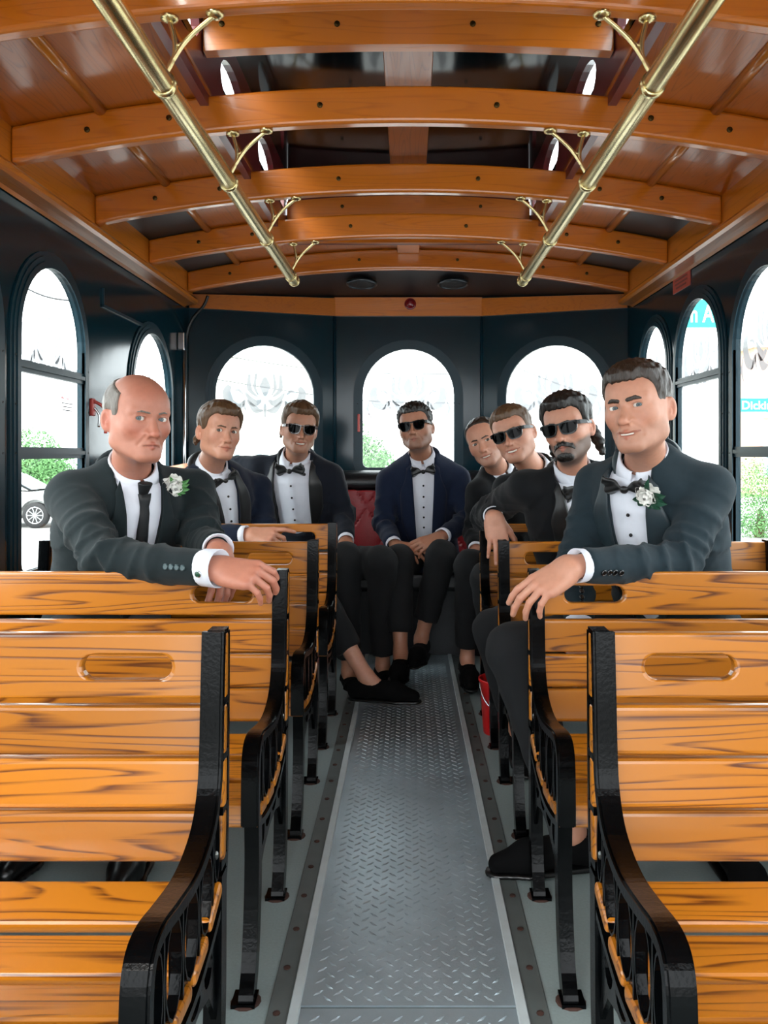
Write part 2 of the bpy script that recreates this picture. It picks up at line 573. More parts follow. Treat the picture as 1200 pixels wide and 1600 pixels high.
# ---- rear wall in three facets
wb = empty('wall_back', (0, 0, 0)); wb['kind'] = 'structure'
ZT = {0: (2.026, 2.055), 1: (2.06, 2.06), 2: (2.055, 2.026)}
for i in range(3):
    (xa, ya), (xb, yb) = BACK[i], BACK[i + 1]
    Ld = math.hypot(xb - xa, yb - ya)
    ux, uy = (xb - xa) / Ld, (yb - ya) / Ld
    nx, ny = -uy, ux               # outward (to the rear)
    f = lambda a, b, d, xa=xa, ya=ya, ux=ux, uy=uy, nx=nx, ny=ny: (xa + ux * a + nx * d, ya + uy * a + ny * d, b)
    c = Ld / 2 + (0.008 if i == 0 else 0.012 if i == 2 else 0.0)
    w = 0.575 if i == 1 else 0.60
    z0, z1 = 1.005, (1.748 if i == 1 else 1.752)
    link('wall_facet', prism_mesh('wall_facet', [(0, -0.02), (Ld, -0.02), (Ld, 2.2), (0, 2.2)], f, 0.0, 0.022, [arch(c, w, z0, z1)]), 'wall_teal_black', wb)
    window(f, -1, c, w, z0, z1, ())
    # oak header board
    zl, zr = ZT[i]
    bm = bmesh.new()
    add_prism(bm, [(0.0, 1.946), (Ld, 1.946), (Ld, zr), (0.0, zl)], f, -0.022, -0.001)
    link('header_board', bm_mesh(bm, 'header_board'), 'beam_oak', wb)
    # narrow corner bead between the facets
    if i:
        link('corner_bead', tube_mesh('corner_bead', [f(0, 0.9, -0.004), f(0, 1.944, -0.004)], 0.010, 8), 'window_frame_teal', wb, smooth=True)

# ---- floor
fl = link('floor', box_mesh('floor', 2 * WX, 5.1 - Y0, 0.04, centre=(0, (5.1 + Y0) / 2, -0.02)), 'floor_vinyl')
fl['kind'] = 'structure'
AX = 0.213
for k, (ya, yb, zt) in enumerate(((Y0 + 0.02, 1.618, 0.003), (1.624, 4.45, 0.005))):
    link('tread_plate', box_mesh('tread_plate', 2 * AX, yb - ya, 0.004, centre=(0, (ya + yb) / 2, zt - 0.002)), 'plate_steel', fl)
V, F = [], []
rng = np.random.default_rng(3)
for j in range(int(4.1 / 0.0372)):
    for i in range(-5, 6):
        for kind in (0, 1):
            x = i * 0.0405 + (0.02025 if kind else 0) ; y = 0.9 + j * 0.0372 + (0.0186 if kind else 0)
            if abs(x) > AX - 0.014 or y > 4.42 or abs(y - 1.621) < 0.016: continue
            a = R(42 if kind else 138)
            ca, sa = math.cos(a), math.sin(a)
            zt = 0.003 if y < 1.62 else 0.005
            b0 = len(V)
            for lx, ly, h in ((-.0135, 0, 0), (0, -.0042, 0), (.0135, 0, 0), (0, .0042, 0), (-.006, 0, .0021), (.006, 0, .0021)):
                V.append((x + lx * ca - ly * sa, y + lx * sa + ly * ca, zt + h))
            F += [tuple(b0 + q for q in t) for t in ((0, 1, 4), (1, 5, 4), (1, 2, 5), (2, 3, 5), (3, 4, 5), (3, 0, 4))]
lo = link('tread_lozenges', pyd('tread_lozenges', V, F), 'plate_steel', fl); lo['kind'] = 'stuff'
lo['label'] = 'raised lozenge tread pattern on the steel aisle plate'
bm = bmesh.new(); add_lathe(bm, [(0.0075, 0), (0.0075, 0.002), (0.003, 0.003)], 8); STRIP_SCREW = bm_mesh(bm, 'strip_screw'); STRIP_SCREW.materials.append(MATS['rust'])
for sg in (-1, 1):
    me = box_mesh('edge_strip', 0.021, 4.45 - Y0, 0.010, 0.002, 1, (sg * (AX + 0.0105), (4.45 + Y0) / 2, 0.005))
    es = link('edge_strip', me, 'strip_aluminium', fl)
    me = box_mesh('edge_flange', 0.042, 4.45 - Y0, 0.004, 0.001, 1, (sg * (AX + 0.042), (4.45 + Y0) / 2, 0.002))
    ef = link('edge_flange', me, 'flange_grey', fl)
    for y in np.arange(0.75, 4.3, 0.142):
        link('screw', STRIP_SCREW, None, ef, (sg * (AX + 0.045), y, 0.004))

# ---- ceiling: oak beams, plywood panels, raised clerestory
BEAMS = [-1.48, -0.82, -0.16, 0.50, 1.16, 1.83, 2.50, 3.17, 3.83, 4.50]


def zarc(x):
    return 2.112 - 0.122 * (x / 1.2) ** 2


ce = empty('ceiling'); ce['kind'] = 'structure'
CX = 0.605            # half width of the clerestory opening
xs = np.linspace(-1.215, 1.215, 33)
out = [(x, zarc(x)) for x in xs] + [(x, zarc(x) + 0.112) for x in xs[::-1]]
BEAM_ME = prism_mesh('beam', out, XYZ_y, 0.0, 0.048)
BEAM_ME.materials.append(MATS['beam_oak'])
bm = bmesh.new(); add_lathe(bm, [(0.009, 0), (0.009, 0.0035), (0.004, 0.005)], 8, Matrix.Rotation(R(90), 4, 'X')); BEAM_SCREW = bm_mesh(bm, 'beam_screw'); BEAM_SCREW.materials.append(MATS['dark_screw'])
for bi, y in enumerate(BEAMS):
    b = link('beam', BEAM_ME, None, ce, (0, y, 0))
    bv = b.modifiers.new('bevel', 'BEVEL'); bv.width = 0.011; bv.segments = 3; bv.limit_method = 'ANGLE'; bv.angle_limit = R(50)
    if y > 1.5:
        for x in (-0.98, -0.73, -0.27, 0.27, 0.74, 0.98):
            link('screw', BEAM_SCREW, None, b, (x, 0.0, zarc(x) + 0.056))


def arc_panel(name, xa, xb, ya, yb, mat, dz=0.112, th=0.012):
    xs_ = np.linspace(xa, xb, 9)
    me = prism_mesh(name, [(x, zarc(x) + dz) for x in xs_] + [(x, zarc(x) + dz + th) for x in xs_[::-1]], XYZ_y, ya, yb)
    return link(name, me, mat, ce)


for ya, yb in zip(BEAMS, BEAMS[1:]):
    for sg in (-1, 1):
        if ya > 3.0:
            arc_panel('roof_panel', *sorted((sg * CX, sg * 0.94)), ya + 0.02, yb + 0.03, 'panel_oak')
            arc_panel('roof_panel', *sorted((sg * 0.94, sg * 1.26)), ya + 0.02, yb + 0.03, 'dark_teal_panel')
        else:
            arc_panel('roof_panel', *sorted((sg * CX, sg * 1.26)), ya + 0.02, yb + 0.03, 'panel_oak')
        zz = zarc(0.94) + 0.112
        link('batten', tube_mesh('batten', [(sg * 0.94, ya + 0.045, zz), (sg * 0.94, yb + 0.003, zz)], 0.019, 12), 'molding_oak', ce, smooth=True)
arc_panel('roof_panel', -CX, CX, 4.06, 4.53, 'panel_oak')
link('centre_block', box_mesh('centre_block', 0.12, 0.40, 0.03, 0.003, 1, (0, 4.29, zarc(0) + 0.10)), 'beam_oak', ce)
for sg in (-1, 1):
    # board over the windows and its rounded lower molding
    link('cove_board', box_mesh('cove_board', 0.022, 4.62 - Y0, 0.20, 0.002, 1, (sg * 1.226, (4.62 + Y0) / 2, 2.072)), 'molding_oak', ce)
    prof = [(1.275, 1.985), (1.225, 1.985), (1.203, 1.980), (1.194, 1.967), (1.197, 1.952), (1.21, 1.944), (1.235, 1.942), (1.262, 1.938), (1.275, 1.930)]
    me = prism_mesh('cove_molding', [(sg * a, b) for a, b in prof], XYZ_y, Y0, 4.66)
    link('cove_molding', me, 'molding_oak', ce)
# clerestory
CZ = 2.50
for sg in (-1, 1):
    wins = []
    for ya, yb in zip(BEAMS, BEAMS[1:]):
        if ya > 4.0 or ya < 0: continue
        cc = (ya + yb) / 2 + 0.024 if ya < 3.5 else 3.955
        hw = 0.20 if ya < 3.5 else 0.06
        wins.append([(cc + hw * math.cos(2 * math.pi * k / 20) * (1.0 if abs(math.cos(2 * math.pi * k / 20)) < 0.9 else 1.0), 2.345 + 0.085 * math.sin(2 * math.pi * k / 20)) for k in range(20)])
    me = prism_mesh('clerestory_side', [(Y0, 2.16), (4.12, 2.16), (4.12, CZ + 0.02), (Y0, CZ + 0.02)], XYZ_x, sg * (CX + 0.004), sg * (CX + 0.03), wins)
    link('clerestory_side', me, 'maroon_board', ce)
    for wpts in wins:
        link('pane', prism_mesh('pane', wpts, XYZ_x, sg * (CX + 0.014), sg * (CX + 0.018)), 'clear_pane', ce)
link('clerestory_roof', box_mesh('clerestory_roof', 2 * CX + 0.06, 4.14 - Y0, 0.02, 0, 1, (0, (4.14 + Y0) / 2, CZ + 0.01)), 'ceiling_black', ce)
link('centre_board', box_mesh('centre_board', 0.175, 4.0 - Y0, 0.016, 0.003, 1, (0, (4.0 + Y0) / 2, CZ - 0.007)), 'panel_oak', ce)
xs2 = np.linspace(-CX, CX, 17)
for y in (0.45, 1.10, 2.415):
    me = prism_mesh('clerestory_rib', [(x, 2.306 - 0.02 * (x / CX) ** 2) for x in xs2] + [(x, 2.414 - 0.02 * (x / CX) ** 2) for x in xs2[::-1]], XYZ_y, y, y + 0.045)
    rb = link('clerestory_rib', me, 'beam_oak', ce)
    for x in (-0.55, -0.21, 0.19, 0.56):
        link('screw', BEAM_SCREW, None, rb, (x, y, 2.365))
me = prism_mesh('clerestory_end', [(x, 2.15) for x in (-CX, CX)] + [(x, 2.385 - 0.03 * (x / CX) ** 2) for x in xs2[::-1]], XYZ_y, 4.085, 4.11)
hb = link('clerestory_end', me, 'beam_oak', ce)
for x in (-0.33, 0.36): link('screw', BEAM_SCREW, None, hb, (x, 4.085, 2.33))
link('clerestory_end', box_mesh('clerestory_end', 2 * CX, 0.02, 0.36, 0, 1, (0, 4.122, 2.33)), 'maroon_board', ce)
# dark soffit over the rear seat
V, F = [], []
xs3 = sorted(set(list(np.linspace(-WX, WX, 25)) + [-0.455, 0.455]))
for x in xs3:
    zb = float(np.interp(abs(x), [0.455, WX], [2.06, 2.026]))
    V += [(x, 4.52, zarc(min(abs(x), 1.215)) + 0.035), (x, back_y(x), zb + 0.004), (x, 4.52, zarc(min(abs(x), 1.215)) + 0.06), (x, back_y(x), zb + 0.03)]
for i in range(len(xs3) - 1):
    a, b = 4 * i, 4 * i + 4
    F += [(a, b, b + 1, a + 1), (a + 2, a + 3, b + 3, b + 2), (a, a + 2, b + 2, b), (a + 1, b + 1, b + 3, a + 3)]
link('soffit', pyd('soffit', V, F), 'soffit_black', ce)
# outer roof skin, keeps the daylight out of the joints
bm = bmesh.new()
for sg in (-1, 1):
    add_box(bm, (min(sg * 0.61, sg * 1.36), Y0, 2.27), (max(sg * 0.61, sg * 1.36), 5.12, 2.30))
    add_box(bm, (min(sg * 1.325, sg * 1.36), Y0, 2.0), (max(sg * 1.325, sg * 1.36), 4.85, 2.28))
    add_box(bm, (min(sg * 1.24, sg * 1.36), Y0, 2.04), (max(sg * 1.24, sg * 1.36), 4.85, 2.07))
add_box(bm, (-0.62, 4.13, 2.27), (0.62, 5.12, 2.30))
add_box(bm, (-0.66, Y0, CZ + 0.03), (0.66, 4.16, CZ + 0.05))
add_box(bm, (-1.36, 5.075, 2.0), (1.36, 5.12, 2.29))
link('roof_skin', bm_mesh(bm, 'roof_skin'), 'ceiling_black', ce)

# ================================================================== FITTINGS
# brass grab rails
for sg, wh in ((-1, 'left-hand'), (1, 'right-hand')):
    X, Z = sg * 0.553, 1.934
    gr = empty('grab_rail', (X, 3.95, Z))
    tag(gr, 'long brass grab rail hanging over the %s bench row, on scrolled brackets' % wh, 'grab rail', 'brass grab rails under the ceiling')
    link('pole', tube_mesh('pole', [(0, -4.5, 0), (0, 0, 0)], 0.0255, 20), 'brass', gr, smooth=False)
    for p in gr.children[0].data.polygons: p.use_smooth = len(p.vertices) == 4
    link('end_cap', lathe_mesh('end_cap', [(0.0255, -.002), (0.0285, 0.0), (0.0285, 0.02), (0.022, 0.026), (0.008, 0.029)], 18), 'brass', gr, (0, 0, 0), True, (R(-90), 0, 0))
    for y in (0.50, 1.16, 1.83, 2.50, 3.17, 3.83):
        yl = y + 0.024 - 3.95
        ya = yl - 0.06 if y < 3.8 else yl
        br = empty('bracket', (0, yl, 0)); br.parent = gr
        link('collar', lathe_mesh('collar', [(0.0255, -.012), (0.0295, -.010), (0.0295, .010), (0.0255, .012)], 18), 'brass', br, (0, 0.0, 0), True, (R(90), 0, 0))
        # inboard long arm and outboard short arm, both up to the beam's underside
        xi, xo = -sg * 0.115, -sg * 0.012
        zi = zarc(X + xi) - Z; zo = zarc(X + xo) - Z
        a1 = smooth_path([(0, 0, 0.022), (-sg * 0.020, 0, 0.055), (-sg * 0.055, 0, 0.105), (xi, 0, zi - 0.004)], 6)
        a2 = smooth_path([(0, 0, 0.018), (-sg * 0.022, 0, 0.06), (-sg * 0.024, 0, 0.10), (xo, 0, zo - 0.004)], 6)
        link('arm', tube_mesh('arm', a1, 0.0058, 8), 'brass', br, smooth=True)
        link('arm', tube_mesh('arm', a2, 0.0058, 8), 'brass', br, smooth=True)
        link('arm', tube_mesh('arm', smooth_path([(-sg * 0.045, 0, 0.095), (-sg * 0.032, 0, 0.088), (-sg * 0.022, 0, 0.094)], 4), 0.0045, 8), 'brass', br, smooth=True)
        for xx, zz in ((xi, zi), (xo, zo)):
            link('flange', lathe_mesh('flange', [(0.008, -.012), (0.020, -.007), (0.021, 0.0)], 14), 'brass', br, (xx, 0, zz), True)
# loudspeakers in the soffit
for px, wh in ((565, 'left-hand'), (708, 'right-hand')):
    x = (px - VX) * 4.75 / FPX
    sp = empty('ceiling_speaker', (x, 4.765, 2.0925)); sp.rotation_euler = (R(-5.5), 0, 0)
    tag(sp, '%s of the two round black loudspeakers in the dark soffit' % wh, 'speaker', 'round speakers over the rear seat')
    link('rim', lathe_mesh('rim', [(0.078, 0), (0.078, -0.014), (0.084, -0.018), (0.090, -0.014), (0.091, 0)], 32), 'speaker_rim', sp, smooth=True)
    link('grille', lathe_mesh('grille', [(0.078, -.004), (0.076, -0.011), (0.05, -0.014), (0.01, -0.015)], 32), 'speaker_grille', sp, smooth=True)
# small red lamp on the header board
lp = empty('marker_lamp', (0.012, 5.046, 2.018))
tag(lp, 'small round dark red lamp on the oak header board over the rear window', 'lamp')
link('lens', lathe_mesh('lens', [(0.030, 0), (0.029, 0.012), (0.022, 0.024), (0.008, 0.029)], 20), 'red_lens', lp, smooth=True, rot=(R(90), 0, 0))
link('bezel', lathe_mesh('bezel', [(0.036, 0), (0.036, 0.006), (0.031, 0.008)], 20), 'red_lens', lp, smooth=True, rot=(R(90), 0, 0))
# red notice plate high on the right wall
pl = empty('notice_plate', (WX, 3.83, 1.90))
tag(pl, 'small red notice plate under the ceiling on the right wall', 'sign')
link('plate', box_mesh('plate', 0.005, 0.235, 0.075, 0.001, 1, (-0.0027, 0, 0)), 'red_placard', pl)
for k in range(3):
    link('text_line', box_mesh('text_line', 0.001, 0.17 - 0.03 * (k == 2), 0.008, 0, 1, (-0.0058, 0, 0.018 - k * 0.018)), 'placard_ink', pl)
# red latch handles by the windows
for loc, sx, lab in (((-WX + 0.012, 3.30, 1.255), 1, 'curved red release handle beside the left sash window'),):
    h = empty('release_handle', loc); tag(h, lab, 'handle')
    link('lever', tube_mesh('lever', smooth_path([(0.0, 0.0, 0.055), (0.035, 0.012, 0.03), (0.042, 0.02, -0.02), (0.040, 0.022, -0.075)], 6), [0.011] * 19, 8, 0.6), 'red_handle', h, smooth=True)
    link('link_rod', tube_mesh('link_rod', smooth_path([(0.0, 0.0, 0.03), (0.018, 0.01, 0.0), (0.016, 0.012, -0.05)], 5), 0.005, 6), 'chrome', h, smooth=True)
    link('mount', box_mesh('mount', 0.016, 0.035, 0.07, 0.004, 1), 'red_handle', h, (-0.004, 0, 0.03))
h = empty('release_handle', (-0.305, 5.052, 1.285)); tag(h, 'short red release handle left of the middle rear window', 'handle')
link('lever', box_mesh('lever', 0.014, 0.016, 0.11, 0.004, 2), 'red_handle', h, (0, -0.02, 0))
link('mount', box_mesh('mount', 0.02, 0.02, 0.03, 0.003, 1), 'cable_black', h, (0, -0.008, 0.04))
# notice printed on the panes
def notice(name, loc, rz, w, label, big):
    o = empty(name, loc, rz); tag(o, label, 'notice')
    text_mesh('heading', 'EMERGENCY EXIT', w * 0.125, 0.0006, 'red_print', o, (0, 0, 0), (R(90), 0, 0), 'CENTER')
    for k in range(3):
        link('text_line', box_mesh('text_line', w * (0.78 - 0.06 * k), 0.001, w * 0.035, 0, 1), 'grey_print', o, (0, 0, -w * (0.10 + 0.10 * k)))
    for sg in (-1, 1):
        link('dot', box_mesh('dot', w * 0.04, 0.001, w * 0.04, 0, 1), 'red_print', o, (sg * w * 0.62, 0, w * 0.045))
notice('exit_notice', (-0.215, 5.078, 1.335), 0, 0.125, 'tiny printed exit notice on the middle rear pane', True)
notice('exit_notice', (-WX - 0.008, 3.095, 1.30), R(90), 0.13, 'tiny printed exit notice on the left sash pane', False)
# black cable down the rear left corner
cp = [P(325, 462, 4.72), P(318, 478, 4.72), P(300, 500, 4.70), P(291, 530, 4.70), P(290, 600, 4.70), P(291, 690, 4.70)]
tag(link('cable', tube_mesh('cable', smooth_path(cp, 6), 0.009, 8), 'cable_black', smooth=True), 'black cable hanging down the rear left corner', 'cable')

# ---- rear seat: black top roll, red quilted back, dark cushions, wings along both walls
rs = empty('rear_seat', (0, 4.6, 0))
tag(rs, 'wraparound rear seat with red quilted back and black top roll', 'seat')
INN = [(-WX + 0.06, 3.78), (-WX + 0.06, 4.75), (-0.455, 5.0), (0.455, 5.0), (WX - 0.06, 4.75), (WX - 0.06, 3.78)]
bm = bmesh.new(); add_tube(bm, [(p[0], p[1] - 4.6 - 0.06, 0.925) for p in smooth_path(INN[1:5], 1)], 0.072, 14)
link('top_roll', bm_mesh(bm, 'top_roll'), 'vinyl_black', rs, smooth=True)
for i in range(1, 4):
    (xa, ya), (xb, yb) = INN[i], INN[i + 1]
    Ld = math.hypot(xb - xa, yb - ya); ux, uy = (xb - xa) / Ld, (yb - ya) / Ld; nx, ny = -uy, ux
    # quilted: diamonds swelling out of a grid
    nu, nv = 72, 50
    V, F = [], []
    for a in range(nu + 1):
        for b in range(nv + 1):
            u, v = Ld * a / nu, 0.44 * b / nv
            s1 = abs(math.sin(math.pi * (u + .62 * v) / 0.21)); s2 = abs(math.sin(math.pi * (u - .62 * v) / 0.21))
            d = 0.10 + 0.010 * min(s1, s2) ** 0.35 + 0.01 * (1 - v / .44)
            V.append((xa + ux * u - nx * d, ya + uy * u - ny * d - 4.6, 0.44 + v))
    for a in range(nu):
        for b in range(nv):
            q = a * (nv + 1) + b
            F.append((q, q + nv + 1, q + nv + 2, q + 1))
    o = link('back_cushion', pyd('back_cushion', V, F), 'vinyl_red', rs, smooth=True)
    sd = o.modifiers.new('solid', 'SOLIDIFY'); sd.thickness = 0.06; sd.offset = 1
seat_poly = [(-WX + 0.03, 3.78), (-WX + 0.03, 4.74), (-0.455, 4.99), (0.455, 4.99), (WX - 0.03, 4.74), (WX - 0.03, 3.78), (0.78, 3.78), (0.70, 4.30), (0.30, 4.46), (-0.30, 4.46), (-0.70, 4.30), (-0.78, 3.78)]
me = prism_mesh('seat_cushion', [(x, y - 4.6) for x, y in seat_poly], XYZ_z, 0.34, 0.45)
o = link('seat_cushion', me, 'vinyl_black', rs); bv = o.modifiers.new('bevel', 'BEVEL'); bv.width = 0.03; bv.segments = 3; bv.limit_method = 'ANGLE'; bv.angle_limit = R(40)
cx = sum(p[0] for p in seat_poly) / 12
me = prism_mesh('seat_base', [(x * 0.97, (y - 4.6) * (0.9 if y > 4.2 else 0.98)) for x, y in seat_poly], XYZ_z, 0.0, 0.345)
link('seat_base', me, 'soffit_black', rs)
# red waste bin
bn = empty('waste_bin', (0.355, 3.23, 0.0)); tag(bn, 'small red plastic bin on the floor under the right benches', 'bin')
link('bucket', lathe_mesh('bucket', [(0.058, 0.0), (0.060, 0.004), (0.073, 0.20), (0.079, 0.205), (0.079, 0.215), (0.071, 0.213), (0.056, 0.01)], 24), 'red_plastic', bn, smooth=True)
hp = [(0.076 * math.cos(a), -0.076 * abs(math.sin(a)) * 0.55 - 0.03, 0.205 - 0.10 * math.sin(a)) for a in np.linspace(0, math.pi, 15)]
link('handle', tube_mesh('handle', hp, 0.003, 6), 'chrome', bn, smooth=True)

# ================================================================== BENCHES
BX0, BW = 0.306, 0.948          # aisle face and length
BENCH_Y = [1.36, 2.07, 2.78, 3.49]
# (u forward of the back-post top, z); slats as centre, width and tilt from vertical-back (0) to flat seat (90)
RIM = [(0.0, .803), (.010, .70), (.018, .61), (.030, .555), (.062, .512), (.115, .490), (.18, .484), (.26, .494), (.325, .504), (.366, .496), (.386, .466), (.392, .41), (.393, .335)]


def xband(bm, path, t0, t1, x0, x1):
    """Band following path in (u, z), from offset t0 to t1 along its normal, between x0 and x1."""
    m = len(path)
    rows = []
    for i, p in enumerate(path):
        p = np.array(p)
        t = np.array(path[min(i + 1, m - 1)]) - np.array(path[max(i - 1, 0)])
        t = t / np.linalg.norm(t)
        n = np.array([t[1], -t[0]])
        a, b = p + n * t0, p + n * t1
        rows.append([bm.verts.new((x, -q[0], q[1])) for q, x in ((a, x0), (a, x1), (b, x1), (b, x0))])
    for r0, r1 in zip(rows, rows[1:]):
        for k in range(4):
            bm.faces.new((r0[k], r0[(k + 1) % 4], r1[(k + 1) % 4], r1[k]))
    bm.faces.new(rows[0][::-1]); bm.faces.new(rows[-1])


def oval(cu, cz, ru, rz, tilt=0.0, n=14):
    o = []
    for k in range(n):
        a = 2 * math.pi * k / n
        x, y = ru * math.cos(a), rz * math.sin(a)
        o.append((cu + x * math.cos(tilt) - y * math.sin(tilt), cz + x * math.sin(tilt) + y * math.cos(tilt)))
    return o


def to_frame(a, b, d): return (d, -a, b)


def end_frame_mesh(sx):
    """Cast-iron bench end: rolled rim, pierced web, spine under the slats, two legs. sx=+1: bench runs to +x."""
    bm = bmesh.new()
    rim = smooth_path(RIM, 5)
    W = lambda a, b: sorted((sx * a, sx * b))
    # rounded rim (flat band with a bead on each side)
    x0, x1 = W(0.0, 0.037)
    xband(bm, rim, 0.0, 0.016, x0, x1)
    a, b = W(0.004, 0.033)
    xband(bm, rim, -0.004, 0.0, a, b)
    # spine behind and under the slats
    spine = smooth_path([(-.047, .795), (-.043, .60), (-.034, .43), (-.010, .362), (.05, .335), (.14, .312), (.22, .308), (.30, .318), (.35, .330), (.366, .325)], 5)
    a, b = W(0.003, 0.030)
    xband(bm, spine, 0.0, 0.013, a, b)
    # lugs between the slats
    for u0, u1, z0, z1 in ((-.046, -.012, .676, .690), (-.044, -.008, .585, .598), (-.040, -.002, .497, .510), (-.034, .008, .410, .425), (-.046, -.010, .786, .803)):
        lo, hi = W(0.002, 0.03)
        add_box(bm, (lo, -u1, z0), (hi, -u0, z1))
    # pierced web in the corner between rim and seat
    web = [(.012, .60), (.026, .548), (.060, .503), (.115, .481), (.18, .475), (.26, .485), (.325, .495), (.36, .488), (.378, .46), (.383, .40), (.383, .365), (.33, .352), (.25, .340), (.15, .342), (.07, .362), (.01, .40), (-.004, .46)]
    holes = [oval(.030, .462, .015, .055, 0.0), oval(.098, .420, .034, .056, 0.06), oval(.186, .411, .036, .060, 0.0), oval(.274, .417, .036, .064, 0.0), oval(.348, .424, .022, .056, 0.0)]
    lo, hi = W(0.010, 0.019)
    add_prism(bm, web, to_frame, lo, hi, holes)
    for h in holes:
        a, b = W(0.004, 0.010)
        xband(bm, [h[i] for i in range(len(h))] + [h[0]], 0.0, 0.004, a, b)
    # ribs between the ovals
    for c, zt, zb in ((.056, .497, .37), (.142, .474, .345), (.230, .478, .344), (.318, .488, .352)):
        lo, hi = W(0.004, 0.024)
        add_box(bm, (lo, -c - .003, zb), (hi, -c + .003, zt))
    # apron below the seat
    apron = [(-.012, .365), (.06, .335), (.15, .312), (.25, .312), (.35, .330), (.372, .30), (.372, .17), (.352, .16), (.325, .205), (.27, .235), (.20, .252), (.12, .252), (.06, .235), (.02, .18), (-.006, .14), (-.022, .16), (-.022, .30)]
    holes = [oval(.008, .255, .016, .055), oval(.066, .285, .026, .028), oval(.14, .282, .032, .020), oval(.22, .282, .034, .020), oval(.295, .278, .026, .027), oval(.347, .262, .014, .058)]
    lo, hi = W(0.010, 0.019)
    add_prism(bm, apron, to_frame, lo, hi, holes)
    # legs
    front = smooth_path([(.366, .345), (.362, .26), (.372, .16), (.396, .06), (.424, .012), (.426, .0)], 4)
    a, b = W(0.002, 0.032)
    xband(bm, front, -0.018, 0.018, a, b)
    back = smooth_path([(-.012, .40), (-.010, .28), (-.006, .17), (.010, .07), (.034, .012), (.036, .0)], 4)
    xband(bm, back, -0.018, 0.018, a, b)
    for u in (.426, .036):
        lo, hi = W(-0.002, 0.046)
        add_box(bm, (lo, -u - .024, 0.0), (hi, -u + .024, 0.008))
    bmesh.ops.remove_doubles(bm, verts=bm.verts[:], dist=1e-6)
    me = bm_mesh(bm, 'end_frame')
    me.materials.append(MATS['black_iron'])
    return me


SLATS = [  # name, u, z of the centre, width, tilt (deg)
    ('back_slat', -.0215, .6355, .083, 2), ('back_slat', -.018, .5475, .082, 3), ('back_slat', -.013, .461, .082, 5),
    ('seat_slat', .046, .373, .084, 72), ('seat_slat', .138, .343, .084, 83), ('seat_slat', .234, .336, .084, 94), ('seat_slat', .322, .346, .072, 98),
    ('front_slat', .374, .352, .048, 190)]
SLAT_TH = 0.024


def slat_mesh(w, length):
    me = box_mesh('slat', length, SLAT_TH, w, 0.0085, 3)
    me.materials.append(MATS['bench_oak'])
    return me


def stadium(cx, cz, w, h, n=8):
    r = h / 2
    o = []
    for k in range(n + 1):
        a = -math.pi / 2 + math.pi * k / n
        o.append((cx + w / 2 - r + r * math.cos(a), cz + r * math.sin(a)))
    for k in range(n + 1):
        a = math.pi / 2 + math.pi * k / n
        o.append((cx - w / 2 + r + r * math.cos(a), cz + r * math.sin(a)))
    return o


def rail_mesh(sx):
    """Top board of the backrest with its hand hole near the aisle."""
    Ln = BW - 0.001
    hx = sx * ((0.474 - BX0) - BW / 2)
    me = prism_mesh('top_board', [(-Ln / 2, -.055), (Ln / 2, -.055), (Ln / 2, .055), (-Ln / 2, .055)], XYZ_y, -SLAT_TH / 2, SLAT_TH / 2, [stadium(hx, -0.002, 0.152, 0.043)])
    me.materials.append(MATS['bench_oak'])
    return me


bm = bmesh.new(); add_lathe(bm, [(0.0085, 0), (0.0085, 0.002), (0.006, 0.004), (0.002, 0.0045)], 10, Matrix.Rotation(R(90), 4, 'Y')); BENCH_SCREW = bm_mesh(bm, 'screw'); BENCH_SCREW.materials.append(MATS['screw_steel'])
RUST = lathe_mesh('rusty_foot', [(0.031, 0.0), (0.028, 0.003), (0.02, 0.004)], 14); RUST.materials.append(MATS['rust'])
SLAT_CACHE = {}
ROWN = ['nearest the camera', 'second from the camera', 'third from the camera', 'fourth and farthest from the camera']
for sx, side in ((-1, 'left'), (1, 'right')):
    ends = end_frame_mesh(sx)
    rail = rail_mesh(sx)
    for k, yb in enumerate(BENCH_Y):
        bn = empty('slatted_bench', (sx * BX0, yb, 0))
        tag(bn, 'oak slat bench %s of the aisle, %s' % (side, ROWN[k]), 'bench', 'oak benches along the aisle')
        for j, x in enumerate((0.0, BW)):
            e = link('end_frame', ends, None, bn, (sx * (0 if j == 0 else BW - 0.037), 0, 0))
            bv = e.modifiers.new('bevel', 'BEVEL'); bv.width = 0.0022; bv.segments = 1; bv.limit_method = 'ANGLE'; bv.angle_limit = R(60)
            if j == 0:
                for u, z in ((.012, .44), (.335, .345), (.375, .40)):
                    s = link('screw', BENCH_SCREW, None, e, (sx * 0.0095, -u, z))
                    s.scale = (-sx, 1, 1)
        for u in (.426, .036):
            link('rusty_foot', RUST, None, bn, (sx * 0.02, -u, 0))
        cx = sx * BW / 2
        o = link('top_board', rail, None, bn, (cx, 0.0275, .742), rot=(R(-1.5), 0, 0))
        bv = o.modifiers.new('bevel', 'BEVEL'); bv.width = 0.006; bv.segments = 3; bv.limit_method = 'ANGLE'; bv.angle_limit = R(50)
        for nm, u, z, w, tilt in SLATS:
            if w not in SLAT_CACHE: SLAT_CACHE[w] = slat_mesh(w, BW - 0.001)
            link(nm, SLAT_CACHE[w], None, bn, (cx, -u, z), rot=(R(-tilt), 0, 0))

# ================================================================== OUTSIDE
GZ = -0.85
g = link('ground', box_mesh('ground', 160, 160, 0.1, 0, 1, (0, 40, GZ - 0.05)), 'asphalt'); g['kind'] = 'structure'
for nm, x0, x1, y0, y1, mat in (('pavement', -60, 60, 27, 34, 'concrete'), ('pavement', 14.2, 18, -20, 27, 'concrete'), ('lawn', -60, 60, 34, 44, 'grass')):
    s = link(nm, box_mesh(nm, x1 - x0, y1 - y0, 0.12, 0.02, 1, ((x0 + x1) / 2, (y0 + y1) / 2, GZ + 0.06)), mat); s['kind'] = 'structure'


